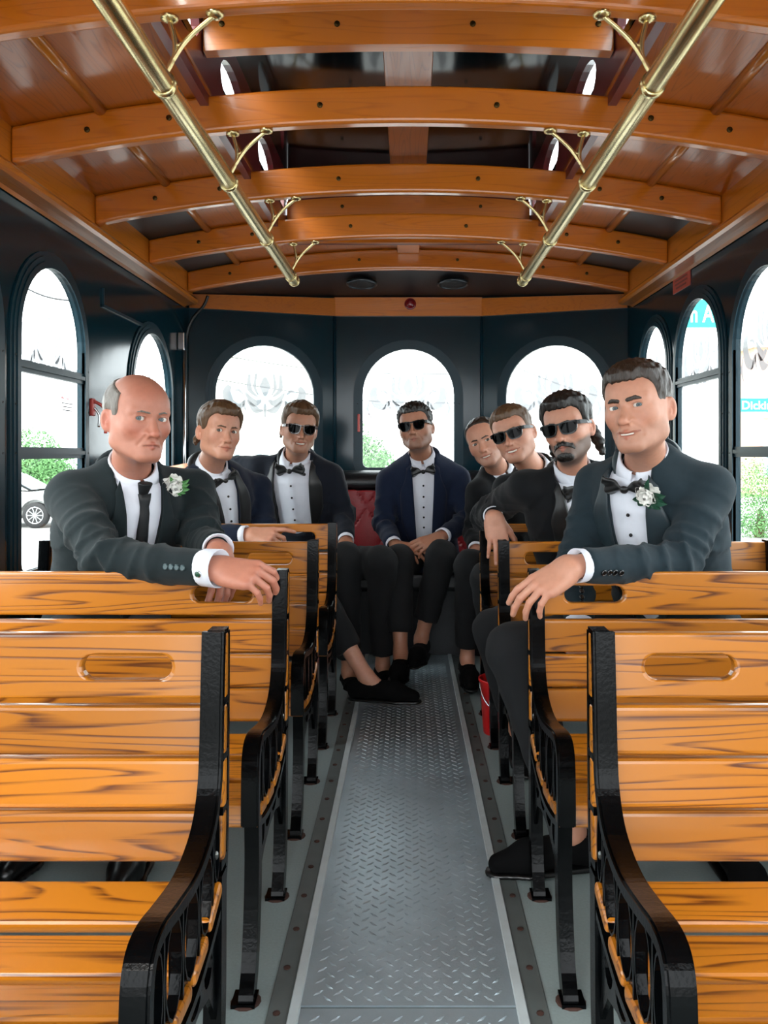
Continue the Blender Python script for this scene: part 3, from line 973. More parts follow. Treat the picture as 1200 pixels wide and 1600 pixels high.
def bush(name, c, r, n, label, leaf=0.07, cat='bush', seed=1, trunk=0.0):
    rg = np.random.default_rng(seed)
    root = empty(name, (c[0], c[1], GZ)); tag(root, label, cat)
    lumps = rg.normal(size=(9, 3)) * np.array(r) * 0.42; ls = rg.uniform(0.5, 0.75, 9)
    i = np.arange(n) % 9
    d = rg.normal(size=(n, 3)); d /= np.linalg.norm(d, axis=1)[:, None]
    p = lumps[i] + d * np.array(r) * (ls[i] * rg.uniform(0.8, 1.02, n))[:, None]
    p[:, 2] += c[2] - GZ
    a = rg.normal(size=(n, 3)); b = np.cross(d, a); b /= np.linalg.norm(b, axis=1)[:, None] + 1e-9
    a = np.cross(b, d) * 0.7 + d * 0.3
    s = (leaf * rg.uniform(0.6, 1.3, n))[:, None]
    keep = p[:, 2] > 0.02
    V = np.stack([p - a * s, p + b * s * 0.45, p + a * s, p - b * s * 0.45], 1)[keep].reshape(-1, 3)
    m = len(V) // 4
    F = np.arange(4 * m).reshape(m, 4)
    f = link('foliage', pyd('foliage', V, F), 'foliage', root); f['kind'] = 'stuff'
    link('trunk', tube_mesh('trunk', [(0, 0, 0), (0.05, 0, (c[2] - GZ) * 0.6), (0, 0, c[2] - GZ)], [0.12 + trunk, 0.1 + trunk, 0.05], 8), 'bark', root, smooth=True)
    return root


bush('roadside_tree', tuple(P(70, 735, 30)), (1.5, 1.2, 1.1), 9000, 'green leafy tree behind the silver car, seen through the left window', seed=2, cat='tree')
bush('roadside_tree', tuple(P(-40, 722, 34)), (1.6, 1.2, 1.2), 7000, 'green leafy tree at the far left edge of the picture', seed=9, cat='tree')
bush('roadside_tree', tuple(P(562, 722, 22)), (0.50, 0.5, 0.80), 6000, 'small green tree seen low in the middle rear window', seed=3, leaf=0.06, cat='tree')
bush('clipped_bush', tuple(P(1186, 796, 19)), (0.62, 0.7, 0.85), 7000, 'round clipped green bush by the road, seen through the right window', leaf=0.035, seed=4)


def car(loc):
    root = empty('parked_car', loc); tag(root, 'silver car on the road seen through the left window', 'car')
    body = [(-3.7, .32), (-3.75, .75), (-3.6, 1.0), (-2.6, 1.08), (-1.0, 1.0), (.0, .93), (.62, .80), (.78, .60), (.76, .30), (.42, .26)]
    wh = [(.40 * math.cos(a), .33 + .40 * math.sin(a)) for a in np.linspace(0, math.pi, 12)]
    body += [(x, max(z, .26)) for x, z in wh] + [(-.45, .24), (-2.25, .24)] + [(x - 2.7, max(z, .26)) for x, z in wh] + [(-3.15, .28)]
    o = link('body', prism_mesh('body', body, XYZ_y, -0.88, 0.88), 'car_silver', root)
    bv = o.modifiers.new('bevel', 'BEVEL'); bv.width = 0.06; bv.segments = 3; bv.limit_method = 'ANGLE'; bv.angle_limit = R(60)
    cab = [(-3.2, 1.02), (-2.75, 1.38), (-1.9, 1.50), (-1.1, 1.42), (-.25, .96)]
    o = link('cabin', prism_mesh('cabin', cab, XYZ_y, -0.74, 0.74), 'car_silver', root)
    bv = o.modifiers.new('bevel', 'BEVEL'); bv.width = 0.05; bv.segments = 2; bv.limit_method = 'ANGLE'; bv.angle_limit = R(30)
    for pts in ([(-2.95, 1.08), (-2.65, 1.33), (-2.0, 1.42), (-2.0, 1.07)], [(-1.92, 1.07), (-1.92, 1.42), (-1.2, 1.37), (-.55, 1.02)]):
        link('side_window', prism_mesh('side_window', pts, XYZ_y, -0.755, 0.755), 'car_glass', root)
    link('windscreen', prism_mesh('windscreen', [(-.98, 1.375), (-.24, .985), (-.20, .99), (-.94, 1.385)], XYZ_y, -0.62, 0.62), 'car_glass', root)
    for wx in (0, -2.7):
        w = link('wheel', lathe_mesh('wheel', [(0.2, -.1), (0.30, -.1), (0.335, -.07), (0.335, .07), (0.30, .1), (0.2, .1)], 28), 'tyre', root, (wx, -0.80, 0.335), True, (R(90), 0, 0))
        link('rim', lathe_mesh('rim', [(0.21, .06), (0.225, .105), (0.20, .10), (0.19, .07), (0.05, .07), (0.045, .10), (0.01, .105)], 28), 'chrome', w, (0, 0, 0), True)
        for k in range(10):
            a = 2 * math.pi * k / 10
            link('spoke', box_mesh('spoke', 0.16, 0.028, 0.02, 0.004, 1), 'chrome', w, (0.12 * math.cos(a), 0.12 * math.sin(a), 0.092), rot=(0, 0, a))
    link('headlamp', box_mesh('headlamp', 0.22, 0.05, 0.12, 0.02, 2), 'sign_white', root, (.62, -0.86, .70))
    return root


car((P(57, 806, 21.3)[0], 21.3 + 0.8, GZ))


def block(name, label, x0, x1, y0, y1, h, mat, cols, rows, ww, wh_, zb, zp, sill=True, roof='render_white', face='front'):
    root = empty(name, ((x0 + x1) / 2, y0, GZ)); tag(root, label, 'building')
    hx = (x1 - x0) / 2
    link('walls', box_mesh('walls', x1 - x0, y1 - y0, h, 0, 1, (0, (y1 - y0) / 2, h / 2)), mat, root)
    link('roof', box_mesh('roof', x1 - x0 + 0.5, y1 - y0 + 0.5, 0.35, 0.05, 1, (0, (y1 - y0) / 2, h + 0.17)), roof, root)
    fr = box_mesh('window', ww + 0.24, 0.12, wh_ + 0.24, 0.02, 1); gm = box_mesh('pane', ww, 0.14, wh_, 0, 1); bmn = box_mesh('glazing_bar', 0.06, 0.16, wh_, 0, 1)
    for r in range(rows):
        for c_ in range(cols):
            x = -hx + (c_ + 0.5) * (x1 - x0) / cols
            w = link('window', fr, 'render_white', root, (x, -0.03, zb + r * zp))
            link('pane', gm, 'far_glass', w, (0, -0.02, 0)); link('glazing_bar', bmn, 'render_white', w, (0, -0.02, 0))
    return root


block('apartment_block', 'white apartment block with square windows behind the left rear window', *(-10.6, -5.0), 40, 50, 9.5, 'render_white', 4, 3, 0.55, 0.75, 2.0, 2.55)
bb = block('brick_building', 'red brick building with white columns and windows beyond the right window', *(15.2, 24.6), 36, 37.6, 6.6, 'brick_red', 5, 2, 0.9, 1.2, 1.6, 2.6)
for k in range(4):
    link('column', lathe_mesh('column', [(0.28, 0), (0.28, .2), (0.2, .3), (0.18, 5.6), (0.28, 5.75), (0.28, 6.0)], 14), 'render_white', bb, (-3.6 + k * 2.0, -1.2, 0), True)
link('porch_roof', box_mesh('porch_roof', 7.2, 1.6, 0.5, 0.05, 1, (-0.6, -0.9, 6.2)), 'render_white', bb)


def street_sign(loc, rz, h, body, label, post_x, sx_=1.0):
    root = empty('street_sign', (loc[0], loc[1], GZ), rz); tag(root, label, 'sign', 'green street name signs')
    z = loc[2] - GZ
    text_mesh('lettering', body, h * 0.86, 0.002, 'sign_white', root, (0.0, -0.012, z - h * 0.30), (R(90), 0, 0), offset=h * 0.012)
    t = root.children[0]; t.scale = (sx_, 1, 1)
    wl = max(v.co.x for v in t.data.vertices) * sx_
    link('plate', box_mesh('plate', wl + h * 0.35, 0.012, h, 0.004, 1, (wl / 2, 0, z)), 'sign_green', root)
    link('post', tube_mesh('post', [(post_x, 0.05, 0), (post_x, 0.05, z + 0.3)], 0.035, 10), 'post_grey', root, smooth=True)


street_sign(P(1158, 633, 14), 0, 0.235, 'Dickinson Ave', 'green street sign low in the nearest right window', 2.0)
street_sign(P(986, 490, 9), 0, 0.31, 'Dickinson Ave', 'large green street sign at the head of the right arched window', 0.15, 0.68)


def wires(pts_list):
    for a, b, lab in pts_list:
        a, b = np.array(a), np.array(b)
        mid = (a + b) / 2 - np.array([0, 0, 0.35])
        tag(link('overhead_wire', tube_mesh('overhead_wire', smooth_path([a, mid, b], 8), 0.018, 5), 'wire_dark', smooth=True), lab, 'wire', 'overhead wires')


wires([(P(300, 548, 34), P(760, 585, 30), 'overhead wire crossing the upper part of the middle rear window'),
       (P(320, 590, 30), P(760, 630, 36), 'overhead wire crossing behind the ornament of the middle rear window'),
       (P(760, 555, 30), P(1060, 640, 30), 'overhead wire sloping across the right rear window'),
       (P(-40, 400, 16), P(180, 470, 16), 'overhead wire at the top of the left sash window')])

for px, Y, h, lab in ((760, 30.4, 6.2, 'grey utility pole carrying wires behind the rear pillar'), (300, 34.3, 7.6, 'grey utility pole carrying wires beyond the rear left corner')):
    x = (px - VX) * Y / FPX
    up_ = empty('utility_pole', (x, Y, GZ)); tag(up_, lab, 'pole', 'utility poles')
    link('shaft', tube_mesh('shaft', [(0, 0, 0), (0, 0, h)], [0.14, 0.10], 10), 'bark', up_, smooth=True)
    link('cross_arm', box_mesh('cross_arm', 1.6, 0.1, 0.12, 0.01, 1), 'bark', up_, (0, 0, h - 0.4))

# ================================================================== PEOPLE
# Bodies are signed-distance figures turned into one continuous surface (surface nets).
def A(*v): return np.array(v, dtype=np.float32)


def unit(v):
    v = np.asarray(v, float)
    return v / (np.linalg.norm(v) + 1e-12)


def smin(a, b, k):
    h = np.clip(0.5 + 0.5 * (b - a) / k, 0, 1)
    return b + (a - b) * h - k * h * (1 - h)


def smax(a, b, k): return -smin(-a, -b, k)


def cap(Q, a, b, ra, rb):
    a = np.asarray(a, np.float32); b = np.asarray(b, np.float32)
    ab = b - a
    q = Q - a
    t0 = q @ ab
    l2 = np.float32(ab @ ab + 1e-12)
    t = np.clip(t0 / l2, 0, 1)
    d2 = np.einsum('ij,ij->i', q, q) + t * (t * l2 - 2 * t0)
    return np.sqrt(np.maximum(d2, 0)) - (np.float32(ra) + t * np.float32(rb - ra))


def ell(Q, c, r, M=None):
    q = Q - np.asarray(c, np.float32)
    if M is not None: q = q @ np.asarray(M, np.float32)
    r = np.asarray(r, np.float32)
    q = q / r
    k0 = np.sqrt(np.einsum('ij,ij->i', q, q)); q = q / r; k1 = np.sqrt(np.einsum('ij,ij->i', q, q)) + np.float32(1e-9)
    return k0 * (k0 - 1) / k1


def rotm(yaw=0, pitch=0, roll=0):
    """Head pose in degrees: yaw + turns towards +x (camera right), pitch + looks down, roll + tips the crown to +x."""
    return np.array(Matrix.Rotation(R(yaw), 3, 'Z') @ Matrix.Rotation(R(pitch), 3, 'X') @ Matrix.Rotation(R(roll), 3, 'Y'))


def surface(f, lo, hi, h):
    lo = np.asarray(lo, float); hi = np.asarray(hi, float)
    n = (np.ceil((hi - lo) / h / 4).astype(int)) * 4 + 1
    nc = (n - 1) // 4 + 1
    ax = [lo[i] + h * np.arange(n[i]) for i in range(3)]
    cg = np.stack(np.meshgrid(*[a[::4] for a in ax], indexing='ij'), -1).reshape(-1, 3).astype(np.float32)
    cv = f(cg).reshape(nc)
    near = np.abs(cv) < h * 7
    m = near.copy()
    for i in range(3):
        s = [slice(None)] * 3; t = [slice(None)] * 3
        s[i] = slice(1, None); t[i] = slice(None, -1)
        mm = m.copy(); mm[tuple(s)] |= m[tuple(t)]; mm[tuple(t)] |= m[tuple(s)]; m = mm
    idx = [np.minimum((np.arange(n[i]) + 2) // 4, nc[i] - 1) for i in range(3)]
    fm = m[np.ix_(*idx)]
    v = np.where(cv[np.ix_(*idx)] < 0, -1.0, 1.0).astype(np.float32)
    ii = np.argwhere(fm)
    pts = (lo + ii * h).astype(np.float32)
    vals = np.empty(len(pts), np.float32)
    for s in range(0, len(pts), 200000):
        vals[s:s + 200000] = f(pts[s:s + 200000])
    v[ii[:, 0], ii[:, 1], ii[:, 2]] = vals
    ins = v < 0
    cs = [(a, b, c) for a in (0, 1) for b in (0, 1) for c in (0, 1)]
    sl = lambda o: tuple(slice(o[k], n[k] - 1 + o[k]) for k in range(3))
    cnt = sum(ins[sl(o)].astype(np.int8) for o in cs)
    act = np.argwhere((cnt > 0) & (cnt < 8))
    vid = -np.ones(tuple(n - 1), np.int64)
    vid[act[:, 0], act[:, 1], act[:, 2]] = np.arange(len(act))
    acc = np.zeros((len(act), 3)); num = np.zeros(len(act))
    for o in cs:
        for k in range(3):
            if o[k]: continue
            p = list(o); p[k] = 1
            va = v[act[:, 0] + o[0], act[:, 1] + o[1], act[:, 2] + o[2]]
            vb = v[act[:, 0] + p[0], act[:, 1] + p[1], act[:, 2] + p[2]]
            cr = (va < 0) != (vb < 0)
            t = np.where(cr, va / np.where(cr, va - vb, 1), 0)
            q = np.tile(np.array(o, float), (len(act), 1)); q[:, k] += t
            acc += q * cr[:, None]; num += cr
    V = lo + (act + acc / num[:, None]) * h
    F = []
    for k in range(3):
        a, b = (k + 1) % 3, (k + 2) % 3
        s0 = [slice(None)] * 3; s1 = [slice(None)] * 3
        s0[k] = slice(0, n[k] - 1); s1[k] = slice(1, n[k])
        i0, i1 = ins[tuple(s0)], ins[tuple(s1)]
        e = np.argwhere(i0 != i1)
        e = e[(e[:, a] > 0) & (e[:, b] > 0) & (e[:, a] < n[a] - 1) & (e[:, b] < n[b] - 1)]
        up = i0[e[:, 0], e[:, 1], e[:, 2]]
        q = []
        for da, db in ((-1, -1), (0, -1), (0, 0), (-1, 0)):
            c = e.copy(); c[:, a] += da; c[:, b] += db
            q.append(vid[c[:, 0], c[:, 1], c[:, 2]])
        q = np.stack(q, 1)
        q[~up] = q[~up][:, ::-1]
        F.append(q)
    F = np.concatenate(F)
    return V, F[(F >= 0).all(1)]


def np_mesh(name, V, F, smooth=True, col=None):
    me = bpy.data.meshes.new(name)
    V = np.asarray(V, np.float32); F = np.asarray(F, np.int32)
    me.vertices.add(len(V)); me.vertices.foreach_set('co', V.ravel())
    me.loops.add(F.size); me.loops.foreach_set('vertex_index', F.ravel())
    me.polygons.add(len(F)); me.polygons.foreach_set('loop_start', np.arange(len(F), dtype=np.int32) * F.shape[1])
    me.polygons.foreach_set('loop_total', np.full(len(F), F.shape[1], np.int32))
    me.update(calc_edges=True)
    me.polygons.foreach_set('use_smooth', np.full(len(F), smooth))
    if col is not None:
        ca = me.color_attributes.new('Col', 'FLOAT_COLOR', 'POINT')
        ca.data.foreach_set('color', np.concatenate([col, np.ones((len(col), 1))], 1).astype(np.float32).ravel())
    return me


# ---- cloth, skin and hair
def skin_mat():
    m, nt, b = newmat('skin')
    at = N(nt, 'ShaderNodeVertexColor'); at.layer_name = 'Col'
    tc = N(nt, 'ShaderNodeTexCoord')
    nz = N(nt, 'ShaderNodeTexNoise', Scale=70.0, Detail=5.0); nt.links.new(tc.outputs['Object'], nz.inputs['Vector'])
    mr = N(nt, 'ShaderNodeMapRange'); mr.inputs['To Min'].default_value = 0.88; mr.inputs['To Max'].default_value = 1.12
    nt.links.new(nz.outputs['Fac'], mr.inputs['Value'])
    sc = N(nt, 'ShaderNodeVectorMath', operation='SCALE'); nt.links.new(at.outputs[0], sc.inputs[0]); nt.links.new(mr.outputs[0], sc.inputs['Scale'])
    nt.links.new(sc.outputs[0], b.inputs['Base Color'])
    b.inputs['Roughness'].default_value = 0.48
    b.inputs['Subsurface Weight'].default_value = 0.12
    b.inputs['Subsurface Radius'].default_value = (1.0, 0.35, 0.2)
    b.inputs['Subsurface Scale'].default_value = 0.008
    n2 = N(nt, 'ShaderNodeTexNoise', Scale=420.0, Detail=2.0); nt.links.new(tc.outputs['Object'], n2.inputs['Vector'])
    bp = N(nt, 'ShaderNodeBump', Strength=0.12, Distance=0.002); nt.links.new(n2.outputs['Fac'], bp.inputs['Height']); nt.links.new(bp.outputs[0], b.inputs['Normal'])


skin_mat()


def hair_mat(name, c1, c2, rough=0.42):
    m, nt, b = newmat(name)
    tc = N(nt, 'ShaderNodeTexCoord')
    mp = N(nt, 'ShaderNodeMapping'); mp.inputs['Scale'].default_value = (260, 60, 60)
    nt.links.new(tc.outputs['Object'], mp.inputs['Vector'])
    nz = N(nt, 'ShaderNodeTexNoise', Scale=1.0, Detail=4.0, Distortion=0.6); nt.links.new(mp.outputs[0], nz.inputs['Vector'])
    mx = N(nt, 'ShaderNodeMix', data_type='RGBA'); mx.inputs[6].default_value = srgb(c1); mx.inputs[7].default_value = srgb(c2)
    nt.links.new(nz.outputs['Fac'], mx.inputs[0]); nt.links.new(mx.outputs[2], b.inputs['Base Color'])
    b.inputs['Roughness'].default_value = rough
    bp = N(nt, 'ShaderNodeBump', Strength=0.7, Distance=0.004); nt.links.new(nz.outputs['Fac'], bp.inputs['Height']); nt.links.new(bp.outputs[0], b.inputs['Normal'])


hair_mat('hair_black', '#0C0A09', '#231B16')
hair_mat('hair_dark_brown', '#1A120D', '#3A291D')
hair_mat('hair_brown', '#3A2818', '#6A4B30')
hair_mat('hair_grey', '#4C443D', '#8B8279')
for nm, c in (('suit_charcoal', '#101B1E'), ('suit_slate', '#1B2930'), ('suit_navy', '#0E182B'), ('suit_ink', '#101520'), ('suit_black', '#080A0E'), ('suit_blue', '#121D34')):
    plain(nm, c, rough=0.85, noise=0.18, nscale=60, bump=0.25, bscale=900, **{'Sheen Weight': 0.06, 'Specular IOR Level': 0.25})
plain('trouser_black', '#07090D', rough=0.9, noise=0.15, nscale=60, bump=0.2, bscale=900)
plain('satin_black', '#0A0B0D', rough=0.42, noise=0.1, **{'Sheen Weight': 0.1})
plain('satin_slate', '#233036', rough=0.45, noise=0.1)
plain('shirt_white', '#DDE0EA', rough=0.8, noise=0.03, nscale=40, bump=0.08, bscale=40)
plain('tie_black', '#0C0F12', rough=0.6, noise=0.15, nscale=300)
plain('shoe_velvet', '#050506', rough=0.9, noise=0.2, **{'Specular IOR Level': 0.15})
plain('shoe_leather', '#0A0A0B', rough=0.3)
plain('eye_white', '#D8D2CB', rough=0.15)
plain('iris_blue', '#566468', rough=0.1)
plain('iris_brown', '#3A2618', rough=0.1)
plain('pupil', '#050505', rough=0.1)
plain('tooth', '#DAD3C8', rough=0.3)
plain('glasses_black', '#050506', rough=0.25, **{'Specular IOR Level': 0.3})
plain('glasses_tortoise', '#3A1D12', rough=0.2, coat=0.4, noise=0.5, nscale=60)
plain('lens_dark', '#030304', rough=0.06, **{'Specular IOR Level': 0.06})
plain('button_black', '#0A0A0C', rough=0.25)
plain('button_teal', '#33474B', rough=0.3)
plain('petal_white', '#F6F5F0', rough=0.6, noise=0.04)
plain('leaf_green', '#4E8A45', rough=0.5, noise=0.3, nscale=50)
plain('leaf_dark', '#1F4A36', rough=0.4, noise=0.3, nscale=50)
plain('ribbon_white', '#E6E6EA', rough=0.5)
plain('watch_black', '#0B0C0E', rough=0.25)
plain('lip_line', '#5A2A24', rough=0.5)

SKIN = {'fair': (0.52, 0.245, 0.160), 'ruddy': (0.47, 0.190, 0.125), 'tan': (0.42, 0.190, 0.115), 'olive': (0.38, 0.19, 0.12)}


def head_sdf(o):
    """Head in its own frame: face towards -y, +x its left, eye line at z=0, units metres."""
    sm = o.get('smile', 0.0); jw = o.get('jaw', 1.0); op = o.get('open', 0.0); nl = o.get('nose', 1.0)

    def cran(Q):
        d = ell(Q, (0, .010, .034), (.0765, .097, .083))
        return smin(d, ell(Q, (0, -.042, .030), (.061, .053, .058)), .03)

    def f(Q):
        X = Q.copy(); X[:, 0] = np.abs(X[:, 0])          # symmetric features
        d = cran(Q)
        d = smin(d, ell(X, (0, -.032, -.030), (.060 * jw, .061, .074)), .025)
        d = smin(d, ell(X, (.043, -.050, -.027 + .003 * sm), (.022, .028, .019 + .004 * sm)), .032)
        d = smin(d, ell(X, (0, -.060, -.068), (.036, .040, .036)), .02)
        d = smin(d, cap(X, (.046 * jw, -.004, -.068), (.017 * jw, -.076, -.100), .019, .017), .028)
        d = smin(d, cap(X, (.052, -.008, -.010), (.046 * jw, -.004, -.066), .019, .018), .03)
        d = smin(d, ell(X, (0, -.080, -.101), (.024 * jw, .021, .017)), .016)
        d = smin(d, ell(X, (0, -.028, -.082), (.044 * jw, .050, .028)), .02)
        d = smin(d, cap(X, (.047, -.073, .0165), (.012, -.0875, .0145), .0095, .0105), .014)
        # nose
        n = cap(X, (0, -.088, .006), (0, -.108 - .004 * nl, -.036), .0072, .0100)
        n = smin(n, ell(X, (0, -.110 - .004 * nl, -.0405), (.0115, .0115, .0105)), .008)
        n = smin(n, ell(X, (.0140, -.099, -.0435), (.0085, .0120, .0085)), .007)
        n = smin(n, cap(X, (0, -.096, -.030), (.013, -.086, -.042), .012, .010), .010)
        d = smin(d, n, .009)
        d = smax(d, -ell(X, (.0068, -.1085, -.0515), (.0042, .0062, .0045)), .003)
        # eyes
        d = smax(d, -ell(X, (.0325, -.101, -.0015), (.0185, .0165, .0115)), .012)
        lid = ell(X, (.0320, -.0755, -.0010), (.0185, .0168, .0155))
        d = smin(d, lid, .006)
        sq = o.get('squint', 0.5)
        d = smax(d, -ell(X, (.0320, -.0920, -.0015), (.0158, .0130, .0070 - .0026 * sq)), .0015)
        d = smax(d, -cap(X, (.022, -.0925, .0092), (.043, -.086, .0082), .0012, .0010), .003)
        # smile folds
        d = smax(d, -cap(X, (.020, -.102, -.046), (.035 + .004 * sm, -.084, -.072), .002 + .0030 * sm, .0018 + .0030 * sm), .008)
        # lips
        cx, cz = .0235 + .0065 * sm, -.0725 + .0065 * sm
        zu, zl = -.0675 + .0015 * op, -.0770 - .004 * op - .001 * sm
        d = smin(d, cap(X, (0.004, -.0990, zu), (cx, -.0865 + .004 * sm, cz), .0054, .0025), .005)
        d = smin(d, cap(X, (0.0, -.0975, zl), (cx - .002, -.0860 + .004 * sm, cz - .001), .0066, .0025), .005)
        d = smax(d, -cap(X, (0, -.1065, (zu + zl) / 2 + .0005), (cx + .001, -.0905 + .004 * sm, cz), .0024 + .0042 * op, .0014), .0025)
        if op: d = smax(d, -ell(X, (0, -.099, (zu + zl) / 2), (cx - .001, .010, .0050 * op)), .002)
        # ears
        M = rotm(-24, -10, 0)
        e = ell(X, (.0795, .014, -.014), (.0075, .0195, .0315), M)
        e = smax(e, -ell(X, (.0865, .0090, -.012), (.0080, .0105, .0200), M), .002)
        e = smin(e, ell(X, (.0800, .0060, -.020), (.0050, .0055, .0080), M), .004)
        d = smin(d, e, .006)
        for a, b, ra, rb in o['neck']:
            d = smin(d, cap(Q, a, b, ra, rb), .022)
        return d
    return f, cran


def head_colour(o, Q, base):
    sm = o.get('smile', 0.0); op = o.get('open', 0.0)
    X = Q.copy(); X[:, 0] = np.abs(X[:, 0])
    c = np.tile(np.array(base), (len(Q), 1))

    def blend(w, col):
        nonlocal c
        c = c * (1 - w[:, None]) + np.array(col) * w[:, None]
    g = lambda p, r: np.exp(-(((X - np.array(p)) / np.array(r)) ** 2).sum(1))
    b = np.array(base)
    red = o.get('red', 0.35)
    for p, r, k in (((.042, -.07, -.035), (.022, .03, .02), .8), ((0, -.112, -.04), (.016, .02, .014), .8), ((.08, .01, -.015), (.012, .03, .04), .8), ((0, -.08, .07), (.06, .04, .03), .3)):
        blend(np.clip(g(p, r) * red * k, 0, 1), b * np.array([.98, .70, .66]))
    st = o.get('stubble', 0.0)
    if st:
        w = np.clip((-.040 - X[:, 2] + .012 * np.clip((X[:, 1] + .05) / .05, -1, 1)) / .014, 0, 1) * np.clip((.012 - X[:, 1]) / .02, 0, 1) * np.clip((X[:, 2] + .150) / .02, 0, 1)
        ch = np.exp(-(((X - np.array([.036, -.078, -.05])) / np.array([.014, .02, .016])) ** 2).sum(1))
        w = w * (1 - .6 * ch)
        blend(w * st, o.get('stubble_col', np.array([.13, .085, .065])))
    cx, cz = .0235 + .0065 * sm, -.0725 + .0065 * sm
    zu, zl = -.0675 + .0015 * op, -.0770 - .004 * op - .001 * sm
    Xf = X.astype(np.float32)
    dl = np.minimum(cap(Xf, (0.002, -.0995, zu), (cx, -.0865 + .004 * sm, cz), .0050, .0018), cap(Xf, (0, -.0985, zl), (cx - .002, -.086 + .004 * sm, cz - .001), .0062, .0018))
    blend(np.clip(1 - dl / .0025, 0, 1) * .75, b * np.array([.80, .50, .50]))
    dm = cap(Xf, (0, -.1045, (zu + zl) / 2 + .0005), (cx + .001, -.0885 + .004 * sm, cz), .0012, .0008)
    blend(np.clip(1 - dm / .0016, 0, 1) * .75, b * np.array([.30, .18, .18]))
    # lash line: skin darker along the edge of the upper lid
    de = np.abs(ell(Xf, (.0320, -.0900, -.0005), (.0150, .0140, .0055)))
    up = np.clip((X[:, 2] - .001) / .002, 0, 1)
    blend(np.clip(1 - de / .0018, 0, 1) * up * .6, b * .25)
    return c


def hair_sdf(o, cran):
    st = o['hair']
    tab = st['line']                       # (y, lowest z) of the hairline
    ys, zs = [t[0] for t in tab], [t[1] for t in tab]
    th, top = st.get('th', .008), st.get('top', .014)

    def f(Q):
        x, y, z = Q[:, 0], Q[:, 1], Q[:, 2]
        t = th + (top - th) * np.clip((z - .02) / .07, 0, 1)
        if 'quiff' in st: t = t + st['quiff'] * np.exp(-(((y + .06) / .045) ** 2 + ((z - .085) / .04) ** 2 + ((x - st.get('part', 0)) / .06) ** 2))
        fr = st.get('freq', 260.)
        t = t + st.get('rough', .0012) * (np.sin(x * fr + 3 * np.sin(y * 55) + 2 * np.sin(z * 40)) + .7 * np.sin(y * fr * .6 + x * 120 + 2 * np.sin(z * 70)))
        if st.get('curl'): t = t + st['curl'] * np.sin(x * 190 + 1) * np.sin(y * 190) * np.sin(z * 170 + 2)
        rec = st.get('recede', .012)
        zmin = np.interp(y, ys, zs).astype(np.float32)
        zmin = zmin + rec * np.clip((np.abs(x) - .030) / .025, 0, 1) * np.clip((-.045 - y) / .03, 0, 1)
        t = t * (.28 + .72 * np.clip((z - zmin) / .024, 0, 1))
        d = cran(Q) - t
        # neck and nape are excluded by the hairline; the temple recedes with |x|
        zmin = zmin + .0014 * np.sin(x * 330 + y * 200) + .0010 * np.sin(x * 710)
        d = smax(d, (zmin - z) * .8, .005)
        if 'zmax' in st: d = smax(d, (z - st['zmax'] - .45 * np.clip(y, -.1, .1)) * .8, .006)
        for a, b, ra, rb in st.get('locks', ()):
            d = smin(d, cap(Q, a, b, ra, rb) + .002 * np.sin(Q[:, 2] * 260 + Q[:, 1] * 160), .006)
        return d
    return f


def beard_sdf(o, hf):
    def f(Q):
        X = Q.copy(); X[:, 0] = np.abs(X[:, 0])
        t = .0010 + .0010 * np.sin(Q[:, 0] * 420 + Q[:, 2] * 300) * np.sin(Q[:, 2] * 380 + Q[:, 1] * 200) + .0012 * np.clip((X[:, 2] + .082) / .01, 0, 1) * np.clip((.045 - X[:, 0]) / .01, 0, 1)
        d = hf(Q) - t
        m1 = cap(X, (.004, -.106, -.0570), (.032, -.090, -.0655), .0090, .0085)      # moustache
        m2 = cap(X, (.031, -.088, -.068), (.036, -.080, -.078), .0070, .005)
        m3 = ell(X, (0, -.092, -.106), (.034, .028, .020))
        r = smin(smin(m1, m2, .008), m3, .004)
        return smax(d, r, .003)
    return f


HEAD_N = [0]


